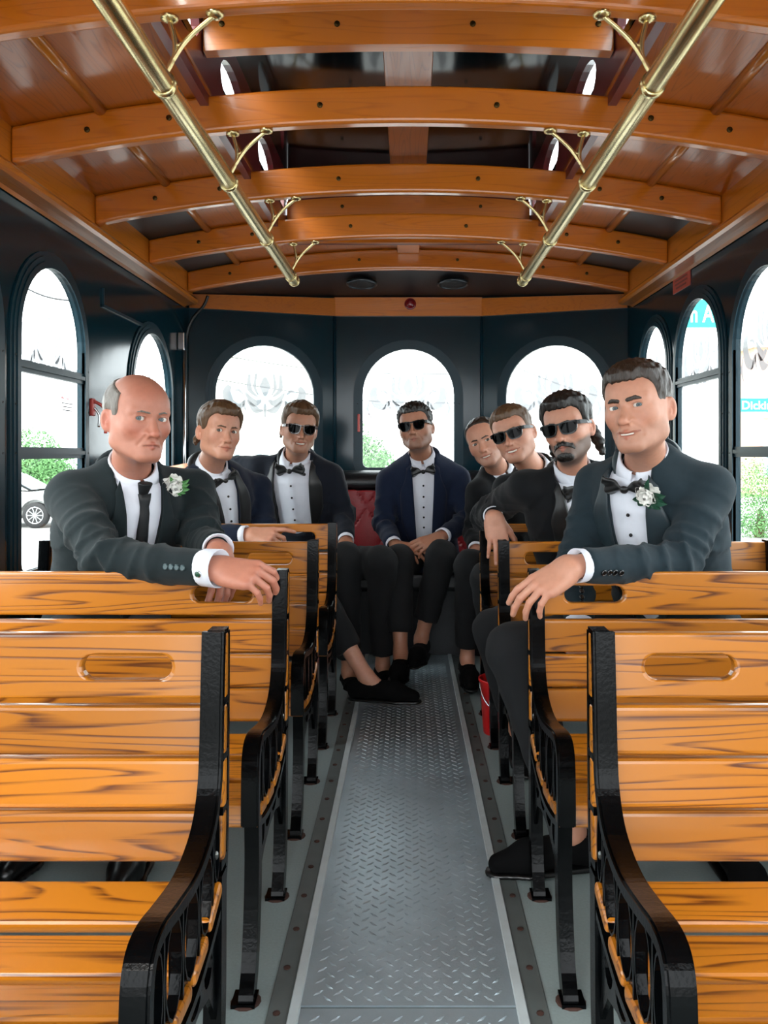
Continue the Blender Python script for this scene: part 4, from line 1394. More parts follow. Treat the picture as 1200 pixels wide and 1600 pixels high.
def hand_sdf(side, curl, spread=(6, 1, -4, -9), thumb=(20, 25, 12), arm=(-1, 0, 0)):
    """Right/left hand at the wrist: fingers along +x, back of the hand +z; thumb on +y (right) or -y (left)."""
    s = 1 if side == 'R' else -1
    K = [(.092, .029, .002), (.097, .009, .004), (.092, -.011, .003), (.082, -.029, .000)]
    Ls = [(.040, .024, .020), (.044, .028, .021), (.040, .026, .020), (.031, .020, .018)]
    rad = [(.0098, .0088, .0080, .0068), (.0100, .0090, .0082, .0070), (.0094, .0084, .0077, .0066), (.0084, .0075, .0068, .0058)]
    segs, tips = [], []
    for i in range(4):
        p = np.array([K[i][0], s * K[i][1], K[i][2]])
        yaw = R(spread[i]) * s
        c = curl[i]
        ang = 0.0
        for j in range(3):
            ang += R(c[j])
            dvec = np.array([math.cos(ang) * math.cos(yaw), math.cos(ang) * math.sin(yaw), -math.sin(ang)])
            q = p + dvec * Ls[i][j]
            segs.append((i, p, q, rad[i][j], rad[i][j + 1]))
            p = q
        tips.append((p, dvec))
    tb = np.array([.026, s * .024, -.006])
    a0, a1, a2 = thumb                       # opening, palmward drop, bend
    ang = R(a0 + 22); dr = R(a1)
    d1 = np.array([math.cos(ang) * math.cos(dr), s * math.sin(ang) * math.cos(dr), -math.sin(dr)])
    p1 = tb + d1 * .046
    ang2 = R(a0 + 22 - a2)
    d2 = np.array([math.cos(ang2) * math.cos(dr), s * math.sin(ang2) * math.cos(dr), -math.sin(dr)])
    p2 = p1 + d2 * .036; 
    ang3 = R(a0 + 10 - 1.6 * a2)
    d3 = np.array([math.cos(ang3) * math.cos(dr), s * math.sin(ang3) * math.cos(dr), -math.sin(dr)])
    p3 = p2 + d3 * .027

    def f(Q):
        d = None
        for i in range(4):
            k = np.array([K[i][0] - .004, s * K[i][1], K[i][2] - .002])
            w = np.array([.004, s * K[i][1] * .55, 0.0])
            c = cap(Q, w, k, .0165, .0118)
            d = c if d is None else smin(d, c, .012)
        d = smin(d, ell(Q, (.050, -s * .004, -.004), (.048, .035, .0125)), .010)
        d = smin(d, cap(Q, (.018, s * .020, -.008), p1, .0185, .0125), .012)
        d = smin(d, cap(Q, (.020, -s * .026, -.006), (.072, -s * .030, -.005), .0135, .010), .010)
        Q2 = Q * np.array([1, 1, 1.22], np.float32)
        d = smin(d, cap(Q2, np.array(arm) * .13, (.008, 0, 0), .034, .0285), .014)
        th = smin(cap(Q, p1, p2, .0122, .0104), cap(Q, p2, p3, .0104, .0080), .003)
        d = smin(d, th, .006)
        fd = None
        for i in range(4):
            g = None
            for (ii, a, b, ra, rb) in segs:
                if ii != i: continue
                c = cap(Q, a, b, ra, rb)
                g = c if g is None else smin(g, c, .0025)
            d = smin(d, g, .0055) if fd is None else np.minimum(d, g) if False else smin(d, g, .0042)
            fd = g
        return d

    def colour(Q, base):
        b = np.array(base)
        c = np.tile(b, (len(Q), 1))
        for i in range(4):
            for (ii, a, q, ra, rb) in segs:
                if ii != i: continue
                w = np.exp(-((Q - a) ** 2).sum(1) / .00016) * .35
                c = c * (1 - w[:, None]) + b * np.array([1.0, .74, .70]) * w[:, None]
            p, dv = tips[i]
            up = np.cross(dv, np.array([0, 1.0, 0])); up = up if up[2] > 0 or dv[2] < -.9 else -up
            npos = p - dv * .002 + unit(np.array([-dv[2] * -1, 0, dv[0]])) * .006
            w = np.clip(1.6 - np.sqrt(((Q - npos) ** 2).sum(1)) / .0046, 0, 1) * .55
            c = c * (1 - w[:, None]) + (b * .55 + np.array([.40, .30, .27])) * w[:, None]
        return c
    return f, colour


CURL = {
    'relaxed': [(18, 22, 12), (24, 28, 14), (28, 30, 16), (30, 32, 16)],
    'drape': [(34, 26, 14), (38, 30, 16), (38, 30, 16), (34, 28, 14)],
    'hang': [(12, 22, 14), (16, 26, 16), (20, 30, 18), (24, 32, 20)],
    'grip': [(20, 50, 24), (60, 60, 30), (70, 60, 30), (74, 60, 30)],
    'fold': [(30, 42, 18), (34, 44, 20), (38, 46, 20), (40, 46, 20)],
    'flat': [(6, 10, 6), (8, 12, 6), (10, 12, 8), (12, 14, 8)],
    'fist': [(60, 70, 40), (65, 70, 40), (65, 70, 40), (65, 70, 40)],
}


def person(label, S):
    """S holds joints in world metres: pelvis, neck, head, shR/shL, elR/elL, wrR/wrL, knR/knL, anR/anL, plus looks."""
    k = S.get('size', 1.05)
    pel, nb, hd = (np.asarray(S[q], float) for q in ('pelvis', 'neck', 'head'))
    up = unit(nb - pel); L = np.linalg.norm(nb - pel)
    xr = S['shL'] - S['shR']; xr = unit(xr - up * (xr @ up)); yb = np.cross(up, xr)        # yb points to the back
    T = np.stack([xr, yb, up], 1)                                                          # local -> world
    base = (float(pel[0]), float(pel[1]), 0.0)
    root = empty('person', base)
    tag(root, label, 'person', 'men in suits seated in the trolley')
    off = np.array(base)
    suit, lap = S.get('suit', 'suit_black'), S.get('lapel', 'satin_black')
    fine = S.get('fine', False)
    toW = lambda q: pel + np.asarray(q, float) @ T.T
    toL = lambda w: (np.asarray(w, float) - pel) @ T
    mk = lambda nm, me, mat, par=None: link(nm, me, mat, par if par is not None else root)

    # ---- torso profile
    zt = np.array([-.30, -.12, 0, .22, .45, .68, .84, .95, 1.02, 1.10]) * L
    at = np.array([.150, .180, .182, .165, .172, .184, .176, .135, .080, .055]) * k * S.get('girth', 1.0)
    bt = np.array([.105, .125, .130, .118, .118, .124, .115, .092, .072, .052]) * k * S.get('girth', 1.0)

    def torso(q, ex):
        z = q[:, 2]
        a = np.interp(z, zt, at).astype(np.float32) + ex; b = np.interp(z, zt, bt).astype(np.float32) + ex
        rr = np.sqrt((q[:, 0] / a) ** 2 + (q[:, 1] / b) ** 2)
        d = (rr - 1) * np.minimum(a, b) * .9
        return smax(smax(d, z - 1.08 * L, .03), -.30 * L - z, .03)
    sh = {s: np.asarray(S['sh' + s], float) + up * .014 + xr * (.010 if s == 'L' else -.010) for s in 'RL'}
    el = {s: np.asarray(S['el' + s], float) for s in 'RL'}
    wr = {s: np.asarray(S['wr' + s], float) for s in 'RL'}
    slv = {s: wr[s] - unit(wr[s] - el[s]) * .034 for s in 'RL'}
    Tf = T.astype(np.float32); pf = pel.astype(np.float32)

    def folds(Q):
        d = np.zeros(len(Q), np.float32)
        for s in 'RL':
            for (a, b, c0, amp) in ((sh[s], el[s], .75, .0150), (el[s], wr[s], .15, .0150)):
                v = b - a; ln = np.linalg.norm(v); v = v / ln
                t = (Q - a.astype(np.float32)) @ v.astype(np.float32)
                r = np.sqrt(np.maximum(((Q - a.astype(np.float32)) ** 2).sum(1) - t * t, 0))
                w = np.exp(-((t / ln - c0) / .45) ** 2) * np.exp(-(r / .095) ** 4)
                pr = np.asarray(np.cross(v, (0.3, .5, .8)), np.float32)
                ph = (Q - a.astype(np.float32)) @ pr
                r1 = (1 - np.abs(np.sin(t * 30 + ph * 30 + 1.3 * np.sin(ph * 26 + t * 9) + 2))) ** 3.0; r2 = (1 - np.abs(np.sin(t * 47 - ph * 30 + .7))) ** 2.5
                d -= amp * w * (r1 + .55 * r2 - .35)
        return d

    def jbody(Q):
        q = (Q - pf) @ Tf
        d = torso(q, .012 * k)
        for s in 'RL':
            sg = 1 if s == 'L' else -1
            nk = toW((sg * .055 * k, .012, L * .965))
            d = smin(d, cap(Q, nk, sh[s], .040 * k, .060 * k), .035)
        return d

    def jsleeves(Q):
        d = None
        for s in 'RL':
            c = smax(cap(Q, el[s], slv[s] + (slv[s] - el[s]) * .2, .055 * k, .040 * k), (Q - slv[s].astype(np.float32)) @ unit(slv[s] - el[s]).astype(np.float32), .004)
            c = smin(cap(Q, sh[s], el[s], .066 * k, .056 * k), c, .02)
            d = c if d is None else np.minimum(d, c)
        return d
    vb = S.get('vb', .28) * L; vt = S.get('vtop', .066) * k; vx = S.get('vx', 0.0)

    def vhalf(z):
        t = np.clip((z - vb) / (L * .96 - vb), 0, 1.3)
        return vt * (S.get('vmin', .30) + (1 - S.get('vmin', .30)) * t) * np.clip((z - vb) / .03, -1, 1)

    def jb2(Q):
        d = jbody(Q)
        for s in 'RL':
            d = smin(d, cap(Q, sh[s], sh[s] + .3 * (el[s] - sh[s]), .066 * k, .062 * k), .022)
        return d

    def jacket(Q):
        q = (Q - pf) @ Tf
        b = jbody(Q)
        cut = np.maximum(np.abs(q[:, 0] - vx) - vhalf(q[:, 2]), q[:, 1] + .01)
        b = smax(b, -cut, .006)
        # room for the neck
        b = smax(b, -cap(Q, nb - up * .05 - yb * .015, nb + up * .16, .062 * k, .066 * k), .006)
        ax1 = np.abs(q[:, 0])
        rd = (1 - np.abs(np.sin(q[:, 2] * 21 + ax1 * 34 + 1.5 * np.sin(q[:, 0] * 19 + 1)))) ** 3 * np.exp(-((q[:, 2] / L - .62) / .22) ** 2) + .8 * (1 - np.abs(np.sin(q[:, 2] * 33 - ax1 * 16 + 2 * np.sin(q[:, 0] * 11)))) ** 3 * np.exp(-((q[:, 2] / L - .22) / .22) ** 2)
        b = b - .0055 * rd * np.clip((ax1 - .075) / .03, 0, 1)
        d = smin(b, jsleeves(Q), .022) + folds(Q)
        qx = Q.astype(np.float32)
        d = d + .0022 * np.sin(qx[:, 2] * 33 + qx[:, 0] * 21 + 1.3 * np.sin(qx[:, 0] * 17)) * np.sin(qx[:, 0] * 26 + qx[:, 1] * 31)
        return d
    pts = np.array([pel, nb, sh['R'], sh['L'], el['R'], el['L'], wr['R'], wr['L']])
    lo, hi = pts.min(0) - .25, pts.max(0) + .16
    h = .0078 if fine else .0110
    V, F = surface(jacket, lo, hi, h)
    jk = mk('jacket', np_mesh('jacket', V - off, F), suit)

    # ---- shirt front
    def shirt(Q):
        q = (Q - pf) @ Tf
        d = torso(q, -.002 * k)
        d = d + .0016 * np.sin(q[:, 2] * 90 + 14 * q[:, 0] + 3 * np.sin(q[:, 0] * 60)) * np.clip(1 - q[:, 2] / L, 0.1, 1)
        pl = np.abs(q[:, 0] - vx) - .016
        d = d - .0022 * np.clip(1 - pl / .002, 0, 1) * (q[:, 1] < 0)
        d = smax(d, q[:, 2] - .985 * L, .012)
        d = smin(d, cap(Q, nb - up * .07, nb - up * .012, .060 * k, .058 * k), .015)
        return smax(d, (q[:, 1] - .06), .01)
    cs = toW((0, 0, L * .5))
    V, F = surface(shirt, cs - .42 * L - .16, cs + .42 * L + .16, .0085)
    shr = mk('shirt', np_mesh('shirt', V - off, F), 'shirt_white')

    def drops(fn, xz, y0=-.30):
        """Land points (x, z) on a surface, coming from the front of the torso; nan where they miss."""
        xz = np.asarray(xz, float)
        q = np.stack([xz[:, 0], np.full(len(xz), y0), xz[:, 1]], 1)
        live = np.ones(len(q), bool)
        for _ in range(46):
            d = fn((pel + q[live] @ T.T).astype(np.float32))
            q[live, 1] += np.where(d > .0008, np.maximum(d * .85, .0005), 0)
            idx = np.flatnonzero(live)
            live[idx[(d <= .0008) | (q[idx, 1] > .12)]] = False
            if not live.any(): break
        return np.where(q[:, 1] > .12, np.nan, q[:, 1])

    def drop(fn, x, z):
        y = float(drops(fn, [(x, z)])[0])
        return None if y != y else y

    # collar: stand and turned-down leaves around the neck
    na = unit(hd - up * .02 - nb); nf = -yb - na * (-yb @ na); nf = unit(nf); nx = np.cross(nf, na) * -1
    nx = xr - na * (xr @ na); nx = unit(nx)
    Vc, Fc = [], []
    nth = 40
    for i in range(nth + 1):
        th = R(5) + (2 * math.pi - R(10)) * i / nth
        fr = math.cos(th)
        frn = max(0, fr)
        pt = max(0.0, 1 - abs((min(th, 2 * math.pi - th) - R(22)) / R(24)))
        for r, zz in ((.0585, .036 - .020 * frn), (.0635, .040 - .020 * frn), (.0690 + .013 * frn, -.004 - .020 * frn - .034 * pt * S.get('points', 1.0)), (.062, -.010 - .020 * frn)):
            w = nb + na * (zz + .012) * k + (nf * (math.cos(th) * (r + .002) + .010) + nx * math.sin(th) * r) * k * S.get('collar', 1.0)
            Vc.append(w - off)
    for i in range(nth):
        for j in range(3):
            a = i * 4 + j
            Fc.append((a, a + 4, a + 5, a + 1))
    o = mk('collar', np_mesh('collar', Vc, Fc), 'shirt_white', shr)
    sd = o.modifiers.new('solid', 'SOLIDIFY'); sd.thickness = .002

    # ---- lapels laid on the jacket front
    lwid = S.get('lap_w', .062) * k
    for sg in (-1, 1):
        F_ = []
        n1, n2 = 28, 6
        xz = []
        for i in range(n1 + 1):
            t = i / n1
            z = vb - .004 + (L * 1.02 - vb) * t
            e = min(1, max(0, (t - .66) / .34)); e = e * e * (3 - 2 * e)
            inn = float(vhalf(np.array([max(z, vb + .03)]))[0]) - .002
            lw = lwid * (min(1, t * 2.6) ** .8) * (1.0 if S.get('shawl', True) else (1.0 if t < .72 else .66)) * (1 - .62 * e)
            for j in range(n2 + 1):
                xz.append((vx + sg * (inn + lw * j / n2), z - .028 * e * j / n2))
        ys = drops(jb2, xz).reshape(n1 + 1, n2 + 1)
        for i in range(n1 + 1):
            for j in range(n2 + 1):
                if ys[i, j] != ys[i, j]: ys[i, j] = ys[i, j - 1] + .006 if j else (ys[i - 1, j] + .006)
        ys[1:-1] = (ys[:-2] + 2 * ys[1:-1] + ys[2:]) / 4
        V_ = [np.array([xz[q][0], ys.ravel()[q] - .0065 - .002 * math.sin(math.pi * (q % (n2 + 1)) / n2), xz[q][1]]) for q in range(len(xz))]
        for i in range(n1):
            for j in range(n2):
                a = i * (n2 + 1) + j
                F_.append((a, a + 1, a + n2 + 2, a + n2 + 1) if sg > 0 else (a, a + n2 + 1, a + n2 + 2, a + 1))
        Vw = np.array([toW(v) for v in V_]) - off
        o = mk('lapel', np_mesh('lapel', Vw, F_), lap, jk)
        sd = o.modifiers.new('solid', 'SOLIDIFY'); sd.thickness = .004
    # back of the jacket collar
    ring = []
    for th in np.linspace(R(38), 2 * math.pi - R(38), 22):
        ring.append(nb + na * (.006 - .030 * max(0, math.cos(th))) * k + (nf * math.cos(th) * .078 + nx * math.sin(th) * .079) * k - off)
    o = mk('jacket_collar', tube_mesh('jacket_collar', ring, [.012 + .008 * math.sin(math.pi * i / 21) for i in range(22)], 8), lap if S.get('shawl', True) else suit, jk)
    o.data.polygons.foreach_set('use_smooth', [True] * len(o.data.polygons))

    # ---- tie
    zb = L - .026 * k
    yk = drop(shirt, vx, zb)
    yk = -.07 if yk is None else yk
    kp = toW((vx, min(yk, -.072 * k) - .016, zb))
    if S.get('tie') == 'long':
        V_, F_ = [], []
        n1 = 22
        for i in range(n1 + 1):
            t = i / n1
            z = L * .95 - (L * .95 - vb + .02) * t
            hw = (.018 if t < .09 else .0125 + .022 * t)
            if t < .03: hw = .021
            yy = drops(shirt, [(vx + e * hw, z) for e in (-1, -.5, 0, .5, 1)])
            for e, y in zip((-1, -.5, 0, .5, 1), yy):
                y = -.1 if y != y else y
                V_.append(toW((vx + e * hw, y - .007 - .004 * (1 - e * e) - (.008 if t < .09 else 0), z)) - off)
        for i in range(n1):
            for j in range(4):
                a = i * 5 + j
                F_.append((a, a + 5, a + 6, a + 1))
        o = mk('necktie', np_mesh('necktie', V_, F_), 'tie_black')
        ku = unit(up * .8 - yb * -.25)
        kc = kp + up * .016 + yb * .010
        def knot(Q):
            q = (Q - kc.astype(np.float32)) @ np.stack([xr, yb, up], 1).astype(np.float32)
            q = q * np.array([1, 1.5, 1], np.float32)
            return smax(smax(cap(q, (0, 0, .020), (0, .004, -.022), .024, .013), q[:, 2] - .018, .004), -.024 - q[:, 2], .004)
        Vk, Fk = surface(knot, kc - .05, kc + .05, .0032)
        mk('knot', np_mesh('knot', Vk - off, Fk), 'tie_black', o)
        sd = o.modifiers.new('solid', 'SOLIDIFY'); sd.thickness = .005
    else:
        def bow(Q):
            X = Q.copy(); X[:, 0] = np.abs(X[:, 0]); X[:, 1] = X[:, 1] * 3.0 + .012 * np.sin(X[:, 2] * 150 + X[:, 0] * 60) - X[:, 0] * .25
            w = cap(X, (.010, 0, 0), (.054, 0, .001), .010, .037)
            w = smax(w, X[:, 0] - .062, .006)
            w = w + .0018 * np.sin(X[:, 2] * 260)
            kn = ell(Q, (0, -.006, 0), (.0115, .010, .0125))
            return smin(w, kn, .003)
        V, F = surface(bow, (-.08, -.03, -.055), (.08, .03, .055), .0032)
        bt_ = S.get('bow_roll', 0)
        Bm = np.stack([xr, -nf, np.cross(xr, -nf)], 1)
        Bm = Bm @ rotm(0, 0, bt_)
        bs = S.get('bow', 1.0) * k
        o = mk('bow_tie', np_mesh('bow_tie', (V * bs) @ Bm.T + kp - off, F), 'satin_black')
        # studs
        for z in np.linspace(.82, .40, 5) * L:
            y = drop(shirt, vx, z)
            if y is None: continue
            p = toW((vx, y - .002, z))
            bm = bmesh.new(); bmesh.ops.create_icosphere(bm, subdivisions=2, radius=.0052 * k)
            mk('stud', bm_mesh(bm, 'stud'), 'button_black', shr).location = Vector(p - off)

    # ---- trousers
    kn = {s: np.asarray(S['kn' + s], float) for s in 'RL'}
    an = {s: np.asarray(S['an' + s], float) for s in 'RL'}
    hip = {s: pel + xr * (.085 if s == 'L' else -.085) * k - up * .02 for s in 'RL'}
    trm = S.get('hem', .07)
    hem = {s: an[s] + unit(kn[s] - an[s]) * trm for s in 'RL'}

    def trousers(Q):
        d = ell((Q - pf) @ Tf, (0, .01, -.01), (.172 * k, .122 * k, .125 * k))
        for s in 'RL':
            c = smax(cap(Q, kn[s], hem[s] + (hem[s] - kn[s]) * .15, .072 * k, .056 * k), (hem[s].astype(np.float32) - Q) @ unit(kn[s] - an[s]).astype(np.float32), .003)
            c = smin(cap(Q, hip[s], kn[s], .100 * k, .073 * k), c, .018)
            d = smin(d, c, .022)
        return d + .0025 * np.sin(Q[:, 2] * 55 + Q[:, 0] * 40) * np.sin(Q[:, 1] * 50 + Q[:, 2] * 21)
    pts = np.array([pel, kn['R'], kn['L'], hem['R'], hem['L']])
    V, F = surface(trousers, pts.min(0) - .2, pts.max(0) + .2, .0115)
    mk('trousers', np_mesh('trousers', V - off, F), S.get('trouser', 'trouser_black'))
    # ---- shoes
    for s in 'RL':
        td = np.array(S.get('toe' + s, (0, -1, 0)), float)
        td[2] = 0 if len(td) < 3 else td[2]
        td = unit(td); sv = unit(np.cross((0, 0, 1), td)); uv = np.cross(td, sv)
        fl0 = an[s] - uv * .085 * k
        def shoe(q):
            d = smin(ell(q, (-.040, 0, .040), (.042, .034, .050)), cap(q, (-.02, 0, .048), (.120, .004, .034), .037, .040), .02)
            d = smin(d, cap(q, (.120, .004, .032), (.196, .002, .022), .040, .024), .02)
            d = smax(d, -cap(q, (-.030, 0, .090), (.040, 0, .105), .026, .030), .006)
            return smax(d, -q[:, 2], .003)
        V, F = surface(shoe, (-.11, -.07, -.03), (.25, .07, .13), .0062)
        B = np.stack([td, sv, uv], 1)
        sh_ = mk('shoe', np_mesh('shoe', (V * k) @ B.T + fl0 - off, F), S.get('shoe', 'shoe_velvet'))
        def sole(q):
            d = smin(cap(q * np.array([1, 1, .1], np.float32), (-.04, 0, 0), (.12, .004, 0), .040, .046), cap(q * np.array([1, 1, .1], np.float32), (.12, .004, 0), (.198, .002, 0), .046, .030), .01)
            return smax(smax(d, -q[:, 2] - .004, .002), q[:, 2] - .008, .002)
        V, F = surface(sole, (-.11, -.07, -.02), (.25, .07, .03), .006)
        mk('sole', np_mesh('sole', (V * k) @ B.T + fl0 - off, F), 'shoe_leather', sh_)

    # ---- body: head and neck, hands, and the figure under the clothes, one mesh
    base_c = np.array(SKIN[S.get('skin', 'fair')])
    Hm = rotm(*S.get('look', (0, 0, 0)))
    hs = S.get('hscale', k)
    inv = lambda w: ((np.asarray(w, float) - hd) @ Hm) / hs
    n0 = inv(nb)
    ho = dict(S.get('face', {}))
    ho['neck'] = [((0, .014, -.070), n0, .051, .053), (n0, inv(nb - up * .10), .053, .056), ((0, -.010, -.080), inv(nb - yb * .010), .040, .044)]
    ho['hair'] = S['hair']
    hf, cran = head_sdf(ho)
    hv = .0026 if fine else .0034
    V, F = surface(hf, np.minimum((-.105, -.14, -.135), n0 - .11), np.maximum((.105, .125, .135), n0 + .10), hv)
    C = head_colour(ho, V, base_c)
    VV, FF, CC = [V * hs @ Hm.T + hd], [F], [C]
    n_ = len(V)
    for s in 'RL':
        if 'hand' + s not in S: continue
        hspec = S['hand' + s]
        x = unit(hspec['dir']); z = np.asarray(hspec['back'], float); z = unit(z - x * (z @ x)); y = np.cross(z, x)
        B = np.stack([x, y, z], 1)
        cu = hspec.get('curl', 'relaxed')
        f, colr = hand_sdf(s, CURL[cu] if isinstance(cu, str) else cu, hspec.get('spread', (6, 1, -4, -9)), hspec.get('thumb', (20, 25, 12)), unit(el[s] - wr[s]) @ B)
        V, F = surface(f, (-.19, -.19, -.19), (.23, .19, .19), .0026 if fine else .0034)
        VV.append((V * k * 1.02) @ B.T + wr[s]); FF.append(F + n_); CC.append(colr(V, base_c * np.array(S.get('hand_tone', (1, 1, 1))))); n_ += len(V)

    def under(Q):
        q = (Q - pf) @ Tf
        d = smax(torso(q, -.022 * k), q[:, 2] - .92 * L, .02)
        for s in 'RL':
            d = smin(d, smin(cap(Q, sh[s], el[s], .044 * k, .036 * k), cap(Q, el[s], slv[s] - unit(slv[s] - el[s]) * .03, .036 * k, .026 * k), .02), .02)
            d = smin(d, smin(cap(Q, hip[s], kn[s], .068 * k, .046 * k), cap(Q, kn[s], an[s], .046 * k, .033 * k), .02), .02)
            d = smin(d, cap(Q, an[s], an[s] + np.array(unit(S.get('toe' + s, (0, -1, 0)))) * .05 - np.array([0, 0, .035]), .033 * k, .030 * k), .02)
        return d
    pts = np.array([pel, nb, *sh.values(), *el.values(), *wr.values(), *kn.values(), *an.values()])
    V, F = surface(under, pts.min(0) - .13, pts.max(0) + .13, .018)
    VV.append(V); FF.append(F + n_); CC.append(np.tile(base_c, (len(V), 1)))
    mk('body', np_mesh('body', np.concatenate(VV) - off, np.concatenate(FF), col=np.concatenate(CC)), 'skin')

    toH = lambda q: (np.asarray(q, float) * hs) @ Hm.T + hd - off
    # hair
    V, F = surface(hair_sdf(ho, cran), (-.115, -.135, -.155), (.115, .145, .165), .0032 if fine else .0038)
    mk('hair', np_mesh('hair', toH(V), F), S.get('hair_col', 'hair_dark_brown'))
    if S.get('beard'):
        V, F = surface(beard_sdf(ho, hf), (-.10, -.13, -.14), (.10, .03, .03), .0030)
        mk('beard', np_mesh('beard', toH(V), F), S.get('hair_col', 'hair_dark_brown'))
    # eyebrows
    bw = S.get('brow', 1.0)
    for sg in (-1, 1):
        def brow(Q):
            X = Q.copy(); X[:, 0] = X[:, 0] * sg
            r = smin(cap(X, (.013, -.092, .0165), (.034, -.087, .0215), .0042 * bw, .0044 * bw), cap(X, (.034, -.087, .0215), (.050, -.073, .0165), .0044 * bw, .0020), .004)
            d = hf(Q) - .0013 - .0004 * np.sin(X[:, 0] * 900 + X[:, 2] * 500)
            rr = np.abs(r)
            return smax(d, smin(cap(X, (.013, -.100, .0135), (.033, -.095, .0172), .0040 * bw, .0042 * bw), cap(X, (.033, -.095, .0172), (.051, -.080, .0130), .0040 * bw, .0010), .003) + .0006 * np.sin(X[:, 0] * 1400 + X[:, 2] * 900), .001)
        V, F = surface(brow, (min(sg * .004, sg * .062), -.115, .002), (max(sg * .004, sg * .062), -.055, .036), .0021)
        if len(F): mk('eyebrow', np_mesh('eyebrow', toH(V), F), S.get('brow_col', S.get('hair_col', 'hair_dark_brown')))
    # eyes, looking at the camera
    for sg in (-1, 1):
        ec = hd + (np.array([sg * .032, -.0760, -.001]) * hs) @ Hm.T
        bm = bmesh.new(); bmesh.ops.create_uvsphere(bm, u_segments=20, v_segments=12, radius=.0148 * hs)
        e = mk('eye', bm_mesh(bm, 'eye'), 'eye_white'); e.location = Vector(ec - off)
        e.data.polygons.foreach_set('use_smooth', [True] * len(e.data.polygons))
        gz = unit(np.array([0, 0, EYE]) + np.array(S.get('gaze', (0, 0, 0))) - ec)
        q = Vector(gz).to_track_quat('Z', 'Y')
        i_ = mk('iris', lathe_mesh('iris', [(.0072 * hs, .0129 * hs), (.0056 * hs, .0143 * hs), (.0028 * hs, .0152 * hs)], 20), S.get('iris', 'iris_brown'), e)
        i_.rotation_mode = 'QUATERNION'; i_.rotation_quaternion = q
        p_ = mk('pupil', lathe_mesh('pupil', [(.0031 * hs, .01505 * hs), (.0012 * hs, .0155 * hs)], 14), 'pupil', e)
        p_.rotation_mode = 'QUATERNION'; p_.rotation_quaternion = q
    if ho.get('open', 0) > 0:
        sm = ho.get('smile', 0); op = ho['open']
        zc = (-.0675 + .0015 * op - .0770 - .004 * op - .001 * sm) / 2 + .0012
        Vt, Ft = [], []
        for i in range(13):
            x = (-1 + 2 * i / 12) * (.021 + .006 * sm)
            y = -.0965 + 14.0 * x * x + .0005 * (i % 2)
            zz = zc + (x / .03) ** 2 * .006 * sm
            Vt += [toH((x, y, zz + .0045)), toH((x, y - .0006, zz - .0040 * op - .0006))]
        for i in range(12):
            Ft.append((2 * i, 2 * i + 1, 2 * i + 3, 2 * i + 2))
        o = mk('teeth', np_mesh('teeth', Vt, Ft), 'tooth')
        sd = o.modifiers.new('solid', 'SOLIDIFY'); sd.thickness = .003
    # sunglasses
    if S.get('shades'):
        fm = S['shades']
        gl = empty('sunglasses'); gl.parent = root
        bend = lambda x, z, d: toH((x, -.1075 + 3.6 * x * x + d + .00 * z, z))
        def lens(sg, g=0.0, rnd=S.get('round_lens', 0.0)):
            pts = [(-.0255, .0135), (-.010, .0160), (.010, .0165), (.0270, .0155), (.0270, .004), (.0225, -.0120), (.012, -.0195), (-.004, -.0205), (-.0175, -.0165), (-.0240, -.004)]
            pts = [(x * (1 - .10 * rnd), z * (1 + .05 * rnd)) for x, z in pts]
            c = smooth_path(pts + [pts[0]], 3)[:-1]
            return [(sg * (.0335 + p[0] * (1 + g / .026)), -.0035 + p[1] * (1 + g / .018)) for p in c]
        bm = bmesh.new()
        for sg in (-1, 1):
            lo_, li_ = lens(sg, .0042), lens(sg, 0.0)
            add_prism(bm, lo_, bend, -.0035, .0025, [li_])
        add_prism(bm, [(-.010, .0075), (.010, .0075), (.010, .0125), (0, .0135), (-.010, .0125)], bend, -.0035, .0025)
        o = mk('frame', bm_mesh(bm, 'frame'), fm, gl)
        for sg in (-1, 1):
            mk('lens', prism_mesh('lens', lens(sg, .0008), bend, -.0006, .0008), 'lens_dark', gl)
            bm = bmesh.new()
            ya = -.1075 + 3.6 * .066 ** 2 + .002
            pth = [(sg * .0640, ya - .004, .008), (sg * .0725, ya + .004, .008), (sg * .0800, -.03, .007), (sg * .0825, .012, .006), (sg * .080, .032, -.010)]
            hw = [.0070, .0070, .0058, .0050, .0035]
            prev = None
            for (x, y, z), w in zip(pth, hw):
                ring = [bm.verts.new(toH((x - sg * .0018, y, z + w))), bm.verts.new(toH((x + sg * .0018, y, z + w))), bm.verts.new(toH((x + sg * .0018, y, z - w))), bm.verts.new(toH((x - sg * .0018, y, z - w)))]
                if prev:
                    for j in range(4): bm.faces.new((prev[j], prev[(j + 1) % 4], ring[(j + 1) % 4], ring[j]))
                else: bm.faces.new(ring)
                prev = ring
            bm.faces.new(prev)
            mk('temple', bm_mesh(bm, 'temple'), fm, gl)

    # ---- cuffs and sleeve buttons
    for s in 'RL':
        ax_ = unit(wr[s] - el[s])
        c0 = slv[s] - ax_ * .03
        wide = S.get('cuff' + s, 1.0)
        bm = bmesh.new()
        x_, y_, _ = frame_of(ax_)
        rings = []
        for r, t in ((.034, 0), (.0365 * wide, .030), (.0375 * wide, .052 + S.get('cufflen' + s, 0)), (.0355 * wide, .052 + S.get('cufflen' + s, 0)), (.031, .03)):
            rings.append([bm.verts.new(Vector(c0 - off) + Vector(ax_) * t + (x_ * math.cos(a) + y_ * math.sin(a)) * r * k) for a in np.linspace(0, 2 * math.pi, 25)[:-1]])
        for a, b in zip(rings, rings[1:]):
            for j in range(24): bm.faces.new((a[j], a[(j + 1) % 24], b[(j + 1) % 24], b[j]))
        o = mk('cuff', bm_mesh(bm, 'cuff'), 'shirt_white', shr)
        o.data.polygons.foreach_set('use_smooth', [True] * len(o.data.polygons))
